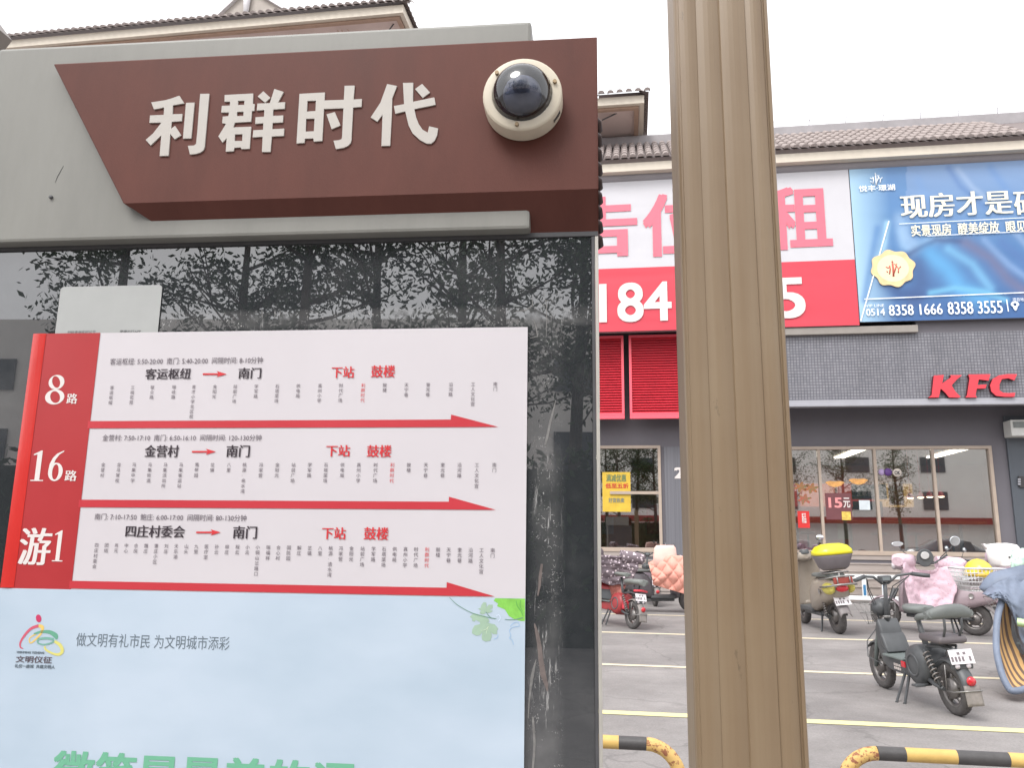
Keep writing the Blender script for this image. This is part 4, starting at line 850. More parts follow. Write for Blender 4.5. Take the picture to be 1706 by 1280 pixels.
mb = MB(); mb.flat([ellipse(sc_.x, sc_.z, .35, .33, 40)], lambda a, b: (a, YT-.006, b)); mb.build('seal_face', SEAL2, hous)
logo(1487.5, 447, .2, mat('seal_red', (190, 92, 76), .5, var=0), YT-.01)

# ================================================================== SHOP SIGN
YK = YF-.05
KR = mat('sign_red', (222, 52, 66), .35, var=.04, scale=3, coat=.3); KS = mat('sign_side', (90, 30, 40), .5, var=.1)
sg = thing('shop_sign', 'red raised italic shop letters KFC standing on the mosaic fascia', 'sign', (X(1620, 660, YK), YK, Z(1620, 662, YK)))
for L in ([(235,162),(395,152),(368,290),(510,190),(500,155),(690,155),(600,230),(520,320),(580,420),(665,505),(640,518),(480,515),(420,440),(345,372),(315,515),(145,518),(200,480)],
          [(790,145),(1145,140),(1115,245),(960,225),(935,315),(1085,305),(1065,370),(925,375),(905,480),(930,515),(745,515),(770,480),(810,210)],
          [(1575,140),(1530,240),(1430,205),(1330,220),(1290,300),(1290,400),(1350,440),(1440,445),(1545,440),(1530,505),(1380,505),(1240,490),(1160,420),(1140,320),(1180,220),(1280,160),(1420,138)]):
    pts = [P(1530+x/9.69, 610+y/9.69, YK) for x, y in L]; pts = [(p.x, p.z) for p in pts]
    mb = MB(); mb.prism([pts], lambda a, b, t: (a, YK-.06+t, b), 0, .006); lt = mb.build('letter', KR, sg)
    mb = MB(); mb.prism([pts], lambda a, b, t: (a, YK-.053+t, b), 0, .10); mb.build('letter_return', KS, lt)
num = thing('house_number', 'white house number beginning with 24 on the grey wall', 'number', (X(1140, 790), YW-.06, Z(1140, 797)))
TB('digit', '2', 1124.5, 780, 1138, 797, WHITE, num, YW-.062, .04); TB('digit', '4', 1137, 781, 1151, 797, WHITE, num, YW-.066, .04)
# white air curtain box at the right, small lock box
o = thing('air_unit', 'white wall unit beside the shop entrance at the right edge', 'air unit', (X(1700, 714, 19.6), 19.6, Z(1700, 727, 19.6)))
x0, z0, z1 = X(1683, 715, 19.6), Z(1700, 727, 19.6), Z(1700, 700, 19.6)
mb = MB(); mb.box((x0, 19.55, z0), (x0+1.3, 19.94, z1), .02); mb.build('casing', mat('unit_white', (214, 214, 210), .5, var=.04), o)
mb = MB(); mb.box((x0+.05, 19.53, z0+(z1-z0)*.5), (x0+1.25, 19.549, z1-.05)); mb.build('grille', mat('unit_grille', (128, 132, 130), .5, var=.1), o)
o = thing('door_lock_box', 'small black keypad box on the slate wall', 'keypad', (X(1699, 803), YW-.08, Z(1699, 812)))
mb = MB(); mb.box((X(1694, 803), YW-.11, Z(1699, 813)), (X(1703, 803), YW-.062, Z(1699, 794)), .01); mb.build('box', mat('black_plastic', (60, 58, 60), .5, var=.1), o)
for i in range(3): mb = MB(); p = P(1698, 799+i*4, YW-.11); mb.box((p.x-.03, YW-.118, p.z-.02), (p.x+.03, YW-.111, p.z+.02)); mb.build('key', LED, o)

# ================================================================== INSIDE THE SHOP
def slab(name, a, b, m_, par=bld): mb = MB(); mb.box(a, b); return mb.build(name, m_, par)
ix0, ix1 = xwl-4.5, xwr+3
INW = mat('interior_wall', (176, 136, 116), .7, var=.15, scale=.8); 
slab('interior_floor', (xsl-3, YW+.301, FLOORZ-.05), (ix1, 28, FLOORZ), mat('interior_floor', (130, 110, 96), .5, var=.1, scale=1))
slab('interior_ceiling', (xsl-3, YW+.301, zwt+.25), (ix1, 28, zwt+.3), mat('interior_ceiling', (140, 136, 130), .7, var=.05))
slab('interior_wall', (xsl-3, 28, FLOORZ), (ix1, 28.1, zwt+.25), INW); slab('interior_wall', (ix1, YW+.301, FLOORZ), (ix1+.1, 28, zwt+.25), INW)
slab('interior_wall', (1.6, YW+.301, FLOORZ), (1.7, 28, zwt+.25), INW); slab('interior_wall', (xsl-3.1, YW+.301, FLOORZ), (xsl-3, 28, zwt+.25), INW)
for i in range(4):  # unseen glowing panels added to brighten the shop interiors
    cl_ = thing('fill_panel', ('first', 'second', 'third', 'fourth')[i]+' long glowing panel from the left, added to brighten the shops inside', 'lamp', ((-1.2, 3.6, 6.2, 8.8)[i], 23.5, zwt+.2), group='added fill panels in the shops')
    mb = MB(); mb.box(((-1.2, 3.6, 6.2, 8.8)[i]-.14, 22.5, zwt+.20), ((-1.2, 3.6, 6.2, 8.8)[i]+.14, 25.0, zwt+.235)); mb.build('panel', mat('panel_glow', (255, 240, 220), .5, var=0, emit=7), cl_)
# window counter
wc = thing('window_counter', 'long pale wooden window counter inside the shop glass', 'counter', (4.5, YW+.6, FLOORZ)); zk = Z(1500, 868, YW+.5)
mb = MB(); mb.box((xwl+.1, YW+.32, zk-.07), (xwr-.1, YW+.75, zk), .01); mb.build('counter_top', mat('counter_wood', (196, 160, 104), .5, var=.15, scale=3, stretch=(.3, 3, 3)), wc)
for i in range(4): mb = MB(); xx = xwl+.5+i*1.25; mb.box((xx, YW+.5, FLOORZ), (xx+.06, YW+.56, zk-.071)); mb.build('leg', FRAME, wc)
for i in range(5):
    st = thing('bar_stool', ('first', 'second', 'third', 'fourth', 'fifth')[i]+' dark bar stool from the left behind the shop window', 'stool', (xwl+.9+i*.85, YW+1.1, FLOORZ), group='bar stools at the window counter')
    mb = MB(); mb.lathe([(.0001, .66), (.17, .66), (.19, .69), (.17, .73), (.0001, .74)], (xwl+.9+i*.85, YW+1.1, FLOORZ), 'Z', 16); mb.build('seat', mat('stool_red', (120, 50, 52), .5, var=.1), st)
    mb = MB(); mb.lathe([(.2, .0), (.2, .02), (.03, .04), (.025, .66)], (xwl+.9+i*.85, YW+1.1, FLOORZ), 'Z', 12); mb.build('pedestal', FRAME, st)
# serving counter and menu boards at the back
sv = thing('serving_counter', 'orange red serving counter at the back of the shop', 'counter', (6, 25.5, FLOORZ))
mb = MB(); mb.box((4.2, 25.2, FLOORZ), (9.2, 25.9, FLOORZ+1.0), .02); mb.build('counter_body', mat('counter_red', (150, 70, 60), .5, var=.1, scale=2), sv)
mb = MB(); mb.box((4.1, 25.1, FLOORZ+1.001), (9.3, 26, FLOORZ+1.06)); mb.build('counter_top', BEIGE, sv)
for i, (xx, c, nm) in enumerate(((4.3, (170, 60, 50), 'red'), (5.5, (190, 100, 70), 'orange'), (6.7, (160, 56, 50), 'crimson'), (7.9, (196, 150, 90), 'yellow'))):
    mbd = thing('menu_board', nm+' lit menu board above the serving counter', 'menu board', (xx+.55, 27.4, FLOORZ+1.7), group='menu boards over the counter')
    mb = MB(); mb.box((xx, 27.4, FLOORZ+1.6), (xx+1.1, 27.5, FLOORZ+2.35), .01); mb.build('panel', mat('menu_'+nm, c, .5, var=.3, scale=9, emit=.8), mbd)
    mb = MB(); mb.box((xx-.02, 27.38, FLOORZ+2.352), (xx+1.12, 27.5, FLOORZ+2.38)); mb.build('rim', WHITE, mbd)
PLM = mat('lamp_glow', (255, 236, 200), .5, var=0, emit=6)
for i, (px, py) in enumerate(((1516.5, 830), (1534, 829), (1549, 828), (1568, 827.5))):
    p = P(px, py, 23.5); l = thing('pendant_lamp', ('first', 'second', 'third', 'fourth')[i]+' small lit pendant lamp from the left inside the shop', 'lamp', p, group='pendant lamps over the counter')
    mb = MB(); mb.lathe([(.02, .14), (.05, .12), (.11, .0)], p, 'Z', 16); mb.tube([p+Vector((0, 0, .13)), (p.x, p.y, zwt+.25)], .006, 4); mb.build('shade', KR, l)
    mb = MB(); mb.ell(p+Vector((0, 0, -.005)), (.085, .085, .03), 12, 6); mb.build('bulb', PLM, l)
# big blue promotional board, orange posters, sticker posters on the glass
def flatprop(nm, label, cat, x0, y0, x1, y1, Y, c, th=.02, texts=(), m_=None):
    a, b_ = P(x0, y1, Y), P(x1, y0, Y); o = thing(nm, label, cat, (a.x, Y, a.z))
    mb = MB(); mb.box((a.x, Y, a.z), (b_.x, Y+th, b_.z)); mb.build('sheet', m_ or mat(nm+str(c), c, .5, var=.12, scale=4), o)
    for (s_, rx0, ry0, rx1, ry1, mt, *r) in texts: TB('print', s_, rx0, ry0, rx1, ry1, mt, o, Y-.004, *(r or (.03,)))
    return o
flatprop('promo_board', 'blue promotional board with white characters inside the shop window', 'promotional board', 1420, 807, 1476, 832, 20.9, (50, 74, 96), .03, [('全家桶超值', 1427, 814, 1472, 827, WHITE, .03)])
flatprop('lower_promo_board', 'dark green board under the blue promotional board', 'promotional board', 1423, 836, 1470, 866, 20.95, (52, 74, 70), .03)
flatprop('orange_poster', 'faded orange poster right of the blue board in the shop', 'poster', 1482, 806, 1504, 842, 20.9, (190, 108, 72), .01)
flatprop('white_code_card', 'blank white square card stuck low on the shop glass', 'card', 1432, 834, 1449, 850, YW+.025, (206, 214, 218), .004)
p15 = flatprop('price_poster', 'dark red price poster with the number 15 on the shop glass', 'poster', 1377, 822, 1417, 866, YW+.024, (112, 66, 70), .004, [('15', 1381, 830, 1402, 846, mat('price_pink', (232, 150, 150), .5, var=0), .03), ('元', 1405, 830, 1416, 846, WHITE, .02)])
mb = MB(); p = P(1410, 860, YW+.015); mb.box((p.x-.1, YW+.012, p.z-.1), (p.x+.1, YW+.018, p.z+.1)); mb.build('food_print', mat('food_yellow', (222, 190, 90), .5, var=.3, scale=12), p15)
flatprop('red_door_poster', 'small bright red poster with white characters at the left end of the shop window', 'poster', 1330, 852, 1348, 880, YW+.024, (206, 48, 46), .004, [('新品', 1336, 855, 1343, 872, WHITE, .02)])
flatprop('menu_easel', 'green standing menu easel with a yellow picture behind the glass', 'menu easel', 1397, 871, 1419, 899, 20.8, (128, 148, 104), .03)
flatprop('wine_easel', 'dark red standing menu board with a small yellow picture behind the glass', 'menu easel', 1377, 868, 1394, 900, 20.82, (110, 58, 60), .03)
for i, (px, py, r, c, nm) in enumerate(((1469, 787, .075, (170, 150, 190), 'pale violet'), (1479.5, 787, .09, (96, 62, 130), 'deep purple'), (1495, 788, .10, (210, 200, 190), 'cream ringed'))):
    p = P(px, py, YW+.026); o = thing('round_sticker', nm+' round sticker high on the shop glass', 'sticker', p, group='round stickers on the glass')
    mb = MB(); mb.lathe([(.0001, -.003), (r, -.003), (r, 0)], p, 'Y', 20); mb.build('disc', mat('stk'+nm, c, .5, var=.1), o)
    if i == 2: TB('print', 'OK', px-4.5, py-3, px+4.5, py+3, FRAME, o, YW+.018, .03)
for i, (px, py, nm) in enumerate(((1391, 806, 'left'), (1430, 802, 'right'))):
    p = P(px, py, YW+.028); o = thing('food_sticker', nm+' orange food picture sticker on the shop glass', 'sticker', p, group='orange food stickers')
    mb = MB(); mb.prism([[(p.x+(.2+.03*math.sin(5*a))*math.cos(a), p.z+(.07+.02*math.sin(3*a))*math.sin(a)) for a in [k*.26 for k in range(24)]]], lambda a, b, t: (a, YW+.022+t, b), 0, .003); mb.build('print', mat('food_orange', (222, 164, 96), .5, var=.3, scale=14), o)
for i, (px, py) in enumerate(((1334, 812), (1352, 814), (1340, 832))):
    p = P(px, py, YW+.028); o = thing('festive_sticker', ('upper left', 'upper right', 'lower')[i]+' red and orange leaf sticker at the left end of the shop glass', 'sticker', p, group='festive leaf stickers')
    mb = MB(); mb.prism([[(p.x+(.13+.05*math.sin(6*a))*math.cos(a), p.z+(.10+.04*math.sin(6*a))*math.sin(a)) for a in [k*.21 for k in range(30)]]], lambda a, b, t: (a, YW+.022+t, b), 0, .003); mb.build('print', mat('fest'+str(i), ((190, 92, 56), (196, 96, 60), (196, 70, 70))[i], .5, var=.4, scale=16, var2=(90, 120, 80)), o)
yp = flatprop('yellow_poster', 'yellow and orange sale poster behind the left shop window', 'poster', 1004, 787, 1050, 853, YW+.02, (210, 176, 60), .006, [('满减优惠', 1010, 791, 1043, 803, mat('pp_green', (110, 130, 90), .5, var=0), .02), ('低至五折', 1009, 806, 1047, 814, mat('pp_red', (200, 70, 50), .5, var=0), .03), ('好货热卖', 1014, 830, 1040, 838, mat('pp_grey', (120, 130, 120), .5, var=0), .02)])
flatprop('red_stand_poster', 'plain red panel standing behind the left shop window', 'panel', 1078, 842, 1098, 890, 21.5, (190, 84, 80), .03)
flatprop('grey_shelf_panel', 'pale grey panel low behind the left shop window', 'panel', 1003, 862, 1022, 890, 21.2, (180, 172, 176), .03)
# seated diners are not told apart; two potted plants show at the left window
for i, (px, py) in enumerate(((1010, 755), (1070, 760))):
    pass
# ================================================================== PARKING RAILING
RW = mat('railing_white', (226, 228, 228), .45, var=.04); RBL = mat('railing_blue', (60, 118, 160), .45, var=.1)
YQ = 18.85; rl = thing('street_railing', 'low white railing with blue and white uprights by the shop steps', 'railing', (5, YQ, 0))
zq1 = P(1450, 958, YQ).z; zq0 = .06
xq0, xq1 = P(1405, 960, YQ).x-.0, P(1405, 960, YQ).x+5.6
mb = MB(); mb.box((xq0, YQ-.035, zq1-.09), (xq1, YQ+.035, zq1), .01); mb.build('top_rail', RW, rl)
mb = MB(); mb.box((xq0, YQ-.035, zq0), (xq1, YQ+.035, zq0+.09), .01); mb.build('bottom_rail', RW, rl)
xx = X(1440, 980, YQ)-.41*1
src = None
while xx < xq1:
    mb = MB(); mb.box((xx-.045, YQ-.02, zq0+.091), (xx+.045, YQ+.02, zq1-.091), .006); u = mb.build('upright', RW, rl)
    mb = MB(); mb.box((xx-.028, YQ-.026, zq0+.10), (xx+.028, YQ-.0205, zq1-.22)); mb.build('blue_strip', RBL, u); xx += .41

# ================================================================== ACROSS THE ROAD (mirrored in the glass)
bd = thing('opposite_building', 'pale plastered building across the road, seen only as a reflection', 'building', (8, -26, 0))
mb = MB(); mb.box((-30, -34, 0), (54, -26, 9.4)); mb.build('wall', mat('opposite_wall', (240, 236, 230), .8, var=.05, scale=.5), bd)
OG = mat('opposite_glass', (70, 76, 82), .15, var=.1)
for r in range(2):
    for i in range(14): mb = MB(); mb.box((-28+i*5.6, -25.95, 3.7+r*2.9), (-26.2+i*5.6, -25.9, 5.1+r*2.7)); mb.build('window', OG, bd)
mb = MB(); mb.box((-30, -25.6, 2.6), (44, -25.2, 3.1)); mb.build('awning', mat('opposite_awning', (150, 50, 48), .6, var=.1), bd)
car = thing('parked_car', 'dark saloon car on the road behind the viewer, seen mirrored in the shop glass', 'car', (15.5, -2.6, 0))
CP = mat('car_paint', (62, 66, 72), .2, var=.05, coat=1.); cx_, cy_ = 15.5, -2.6
def carsec(x, w_, zt, zs):   # cross section: lower body to shoulder, roof
    return [Vector((cx_+x, cy_+a*w_, z)) for a, z in ((-.86, .28), (-1, .42), (-1, zs), (-.86, zs+(zt-zs)*.25), (-.68, zt-.03), (-.4, zt), (.4, zt), (.68, zt-.03), (.86, zs+(zt-zs)*.25), (1, zs), (1, .42), (.86, .28))]
mb = MB(); mb.loft([carsec(*q) for q in ((-2.3, .72, .62, .55), (-2.15, .84, .92, .74), (-1.7, .9, 1.02, .84), (-1.3, .9, 1.10, .88), (-.75, .9, 1.40, .90), (.0, .9, 1.46, .90), (.6, .9, 1.38, .90), (1.15, .9, 1.05, .88), (1.7, .88, .95, .82), (2.1, .82, .82, .7), (2.3, .7, .6, .5))]); mb.build('body', CP, car)
for s_ in (-1, 1):
    for xx in (-1.45, 1.45):
        mb = MB(); mb.lathe([(.0001, -.1), (.20, -.1), (.31, -.08), (.33, 0), (.31, .08), (.20, .1), (.0001, .1)], (cx_+xx, cy_+s_*.84, .33), 'Y', 20); mb.build('wheel', mat('tyre_dark', (40, 40, 40), .8, var=.1), car)
    for x0_, x1_ in ((-1.0, -.1), (.0, .85)):
        mb = MB(); mb.add([(cx_+x0_+.15, cy_+s_*.905, .93), (cx_+x1_, cy_+s_*.905, .93), (cx_+x1_-.12, cy_+s_*.73, 1.33), (cx_+x0_+.42, cy_+s_*.73, 1.33)], [(0, 1, 2, 3)]); mb.build('side_window', OG, car)
LEAF = mat('tree_leaf', (62, 84, 50), .6, var=.3, scale=3); BARK = mat('tree_bark', (86, 78, 70), .85, var=.2, scale=8, bump=.3)
def tree(name, label, x, y, h, seed, n_leaf=2600, spread=2.2, low=2.6, grp='street trees across the road'):
    rnd = random.Random(seed); t = thing(name, label, 'tree', (x, y, 0), group=grp)
    mb = MB(); tips = []; th = h*.55
    lean = rnd.uniform(-.25, .25); mb.tube([(x+lean*(z/th)**2, y+.1*noise(z, seed), z) for z in [th*i/6 for i in range(7)]]+[(x+lean*1.2, y, h*.85)], [.13, .115, .105, .1, .09, .08, .07, .03], 8)
    for i in range(22):
        z0 = rnd.uniform(low, h*.8); a = rnd.uniform(0, 6.28); L = spread*rnd.uniform(.5, 1.1)*(1-.5*(z0-low)/(h-low)); p = Vector((x+lean*(z0/th)**2 if z0 < th else x+lean, y, z0)); pts = [p]; d = Vector((math.cos(a), math.sin(a), rnd.uniform(.2, .7))).normalized()
        for k in range(4): p = p+d*L/4; d = (d+Vector((rnd.uniform(-.3, .3), rnd.uniform(-.3, .3), rnd.uniform(-.1, .3)))).normalized(); pts.append(p.copy())
        mb.tube(pts, [.035, .028, .02, .013, .006], 5); tips += pts[1:]
        for k in range(2):
            q = pts[rnd.randint(1, 3)]; d2 = (d+Vector((rnd.uniform(-.8, .8), rnd.uniform(-.8, .8), rnd.uniform(-.3, .5)))).normalized(); qq = q+d2*L*.45; mb.tube([q, (q+qq)/2+Vector((0, 0, .05)), qq], [.014, .01, .005], 4); tips += [(q+qq)/2, qq]
    mb.build('trunk', BARK, t); lf = MB()
    for i in range(n_leaf):
        c = rnd.choice(tips)+Vector((rnd.gauss(0, .2), rnd.gauss(0, .2), rnd.gauss(0, .16))); s_ = rnd.uniform(.035, .075)
        u_ = Vector((rnd.uniform(-1, 1), rnd.uniform(-1, 1), rnd.uniform(-1, 1))).normalized(); v_ = u_.orthogonal().normalized()*s_*.7; u_ *= s_
        lf.add([c-u_, c-v_*.6, c+u_, c+v_*.6], [(0, 1, 2, 3)])
    lf.build('crown', LEAF, t)
spots = [(-6.9, -9, 9.5), (-5.3, -10, 9), (-3.9, -8.6, 9.2), (-2.7, -9.4, 8.8), (-1.55, -9.8, 9.4), (-.75, -8.4, 8.6), (.2, -9.3, 9.5), (1.4, -8.8, 9), (3.0, -9.6, 9), (9.2, -8.8, 8.5), (12.4, -9.5, 9), (15.2, -8.6, 8.5)]
for i, (x_, y_, h_) in enumerate(spots):
    tree('street_tree', 'slender street tree across the road, mirrored in glass, '+('first', 'second', 'third', 'fourth', 'fifth', 'sixth', 'seventh', 'eighth', 'ninth', 'tenth', 'eleventh', 'twelfth')[i]+' from the left', x_, y_, h_, 40+i, 2500 if i not in (0, 1, 7) else 5200)
hg = MB(); rnd = random.Random(3)  # dense hedge added behind the viewer to darken what the glass mirrors
for i in range(9000):
    c = Vector((rnd.uniform(-13, 5), rnd.uniform(-8.2, -7.2), rnd.uniform(.1, 2.5))); s_ = rnd.uniform(.05, .11); u_ = Vector((rnd.uniform(-1, 1), rnd.uniform(-1, 1), rnd.uniform(-1, 1))).normalized(); v_ = u_.orthogonal().normalized()*s_*.7; u_ *= s_
    hg.add([c-u_, c-v_*.6, c+u_, c+v_*.6], [(0, 1, 2, 3)])
o = thing('hedge', 'tall dark hedge across the road, added to darken the low reflections in the glass', 'hedge', (-4, -7.7, 0))
hg.build('foliage', LEAF, o); mb = MB(); mb.box((-13, -8.1, 0), (5, -7.5, 2.2)); mb.build('core', mat('hedge_core', (34, 44, 30), .9, var=.3, scale=4), o)
# ================================================================== TWO-WHEELERS (own axes: x forward, y left, z up, rear axle above the origin)
RUB = mat('tyre_rubber', (82, 79, 78), .8, var=.2, scale=20, bump=.2, bscale=80)
RIMM = mat('wheel_rim', (120, 116, 114), .35, metal=.6, var=.15, scale=20)
BLKP = mat('bike_black', (78, 80, 82), .42, var=.15, scale=6)
GRYP = mat('bike_grey', (108, 116, 114), .5, var=.08, scale=8)
STEEL = mat('bike_steel', (150, 148, 146), .35, metal=.7, var=.1)
LEATH = mat('seat_vinyl', (106, 110, 108), .5, var=.08, scale=10, bump=.1)
REDL = mat('tail_light_red', (196, 30, 44), .2, var=.05, coat=.6)
PLATE = mat('plate_white', (232, 228, 230), .4, var=.02)
MIRR = mat('mirror_glass', (220, 224, 228), .08, metal=.95, var=0)
def vb(mb, name, m_, par, **k): return mb.build(name, m_, par, **k)
def wheel(t, x, r, w, name='wheel', hub=.06, spokes=5):
    mb = MB(); prof = [(r-w*.9, -w*.35), (r-w*.45, -w*.5), (r-w*.1, -w*.36), (r, 0), (r-w*.1, w*.36), (r-w*.45, w*.5), (r-w*.9, w*.35)]
    mb.lathe(prof, (x, 0, r), 'Y', 32)
    for i in range(28):
        a = 2*math.pi*i/28
        for s_ in (-1, 1):
            p0 = Vector((x+math.cos(a)*(r-.001), 0, r+math.sin(a)*(r-.001))); p1 = Vector((x+math.cos(a+.08)*(r-w*.12), s_*w*.36, r+math.sin(a+.08)*(r-w*.12))); mb.tube([p0, p1], .0045, 4)
    wh = mb.build(name, RUB, t)
    mb = MB(); mb.lathe([(r-w*.85, -w*.34), (r-w*1.15, -w*.30), (r-w*1.15, w*.30), (r-w*.85, w*.34)], (x, 0, r), 'Y', 32)
    mb.lathe([(.0001, -w*.55), (hub, -w*.5), (hub*1.1, 0), (hub, w*.5), (.0001, w*.55)], (x, 0, r), 'Y', 20)
    for i in range(spokes):
        a = 2*math.pi*i/spokes+.3; mb.tube([(x+math.cos(a)*hub*.8, 0, r+math.sin(a)*hub*.8), (x+math.cos(a)*(r-w), 0, r+math.sin(a)*(r-w))], [.022, .014], 6)
    mb.build('rim', RIMM, wh); return wh
def rsec(x, w0, w1, z0, z1, n=16, p=.75):
    out = []
    for j in range(n):
        a = 2*math.pi*j/n; c, s_ = math.cos(a), math.sin(a)
        c = math.copysign(abs(c)**p, c); s_ = math.copysign(abs(s_)**p, s_)
        zz_ = (z0+z1)/2+s_*(z1-z0)/2; k = (s_+1)/2; out.append(Vector((x, c*(w0*(1-k)+w1*k), zz_)))
    return out
def plate(t, x, z, tilt=.35, w_=.19, h_=.11, y=0, nm='number_plate'):
    mb = MB(); R_ = Matrix.Rotation(tilt, 3, 'Y'); mb.box((-.004, -w_/2, -h_/2), (0, w_/2, h_/2), .001); mb.v = [R_ @ v+Vector((x, y, z)) for v in mb.v]; pl = mb.build(nm, PLATE, t)
    mb = MB()
    for i in range(6):
        if i in (1,): continue
        a = -w_*.38+i*w_*.15; mb.box((-.007, a, -h_*.32), (-.0045, a+w_*.09, h_*.02))
    for i in (0, 1): mb.box((-.007, -w_*.2+i*w_*.25, h_*.14), (-.0045, -w_*.08+i*w_*.25, h_*.32))
    mb.v = [R_ @ v+Vector((x, y, z)) for v in mb.v]; mb.build('plate_print', mat('plate_ink', (120, 112, 116), .5, var=0), pl); return pl
def bars(t, x, z, w_, rise=.05, back=.12, m_=None, grips=BLKP):
    m_ = m_ or BLKP
    mb = MB(); mb.tube([(x-back, -w_/2, z+rise*.6), (x-back*.6, -w_*.38, z+rise), (x-.02, -w_*.18, z+rise*.7), (x, -.03, z-.03), (x, .03, z-.03), (x-.02, w_*.18, z+rise*.7), (x-back*.6, w_*.38, z+rise), (x-back, w_/2, z+rise*.6)], .012, 8); mb.build('handlebar', m_, t)
    for s_ in (-1, 1):
        mb = MB(); mb.tube([(x-back*.65, s_*w_*.36, z+rise*.96), (x-back, s_*w_/2, z+rise*.6), (x-back-.03, s_*(w_/2+.04), z+rise*.5)], [.019, .020, .017], 8); mb.build('grip', grips, t)
        mb = MB(); mb.tube([(x+.0-back*.3, s_*w_*.34, z+rise*.9), (x+.03-back*.6, s_*w_*.42, z+rise*.6), (x+.02-back, s_*w_*.5, z+rise*.35)], [.009, .007, .005], 6); mb.build('brake_lever', STEEL, t)
def mirror(t, x, y, z, top, r=.06, face=(-1, 0, 0)):
    mb = MB(); mb.tube([(x, y, z), (x-.01, y*1.15, (z+top)/2), (x-.02, y*1.25, top-.02)], .006, 6); a = mb.build('mirror', BLKP, t)
    mb = MB(); c = (x-.03, y*1.3, top+.02); mb.ell(c, (.018, r, r*.72), 16, 8); mb.build('shell', BLKP, a)
    mb = MB(); mb.lathe([(.0001, -.0195), (r*.62, -.0185), (r*.70, -.014)], (0, 0, 0), 'X', 20); mb.v = [Vector((v.x*1.0+c[0], v.y*1.28+c[1], v.z*.92+c[2])) for v in mb.v]; mb.build('mirror_face', MIRR, a)
def fender(t, x, r, w_, a0, a1, m_, nm='fender'):
    mb = MB()
    def f(u, v): a = a0+(a1-a0)*u; rr = r-.02*abs(2*v-1)**2*1.2; return (x+math.cos(a)*rr, (v-.5)*w_, r_w(t)+math.sin(a)*rr)
    mb.grid(f, 16, 6); o = mb.build(nm, m_, t); md = o.modifiers.new('s', 'SOLIDIFY'); md.thickness = .006; return o
_rw = {}
def r_w(t): return _rw[t.name]
def spring(t, p0, p1, R_=.026, turns=7, r=.006, m_=None):
    p0, p1 = Vector(p0), Vector(p1); d = (p1-p0); ax = d.normalized(); u_ = ax.orthogonal().normalized(); v_ = ax.cross(u_); pts = [p0+d*(i/(turns*10))+(u_*math.cos(2*math.pi*i/10)+v_*math.sin(2*math.pi*i/10))*R_ for i in range(turns*10+1)]
    mb = MB(); mb.tube(pts, r, 5); o = mb.build('shock_spring', m_ or mat('spring_grey', (142, 136, 132), .4, metal=.4, var=.1), t)
    mb = MB(); mb.tube([p0-ax*.03, p1+ax*.03], .010, 8); mb.build('rod', BLKP, o)
def kick(t, x, side, L=.26, sp=.18):
    mb = MB(); mb.tube([(x, side*.08, .26), (x-.04, side*sp, .02), (x-.07, side*(sp+.02), .012)], [.013, .011, .016], 6); mb.build('kickstand', BLKP, t)
def sidecurve(mb, pts, w_, n=1):
    """closed side profile (x,z), extruded across y with rounded edges"""
    for s0, s1, k in ((-w_/2, w_/2, 1),): mb.prism([pts], lambda a, b, t: (a, t, b), s0, s1)
    return mb
def soft(o, w_=.01, seg=3):
    md = o.modifiers.new('b', 'BEVEL'); md.width = w_; md.segments = seg; md.limit_method = 'ANGLE'; md.angle_limit = rad(35)
    for p in o.data.polygons: p.use_smooth = True
    return o

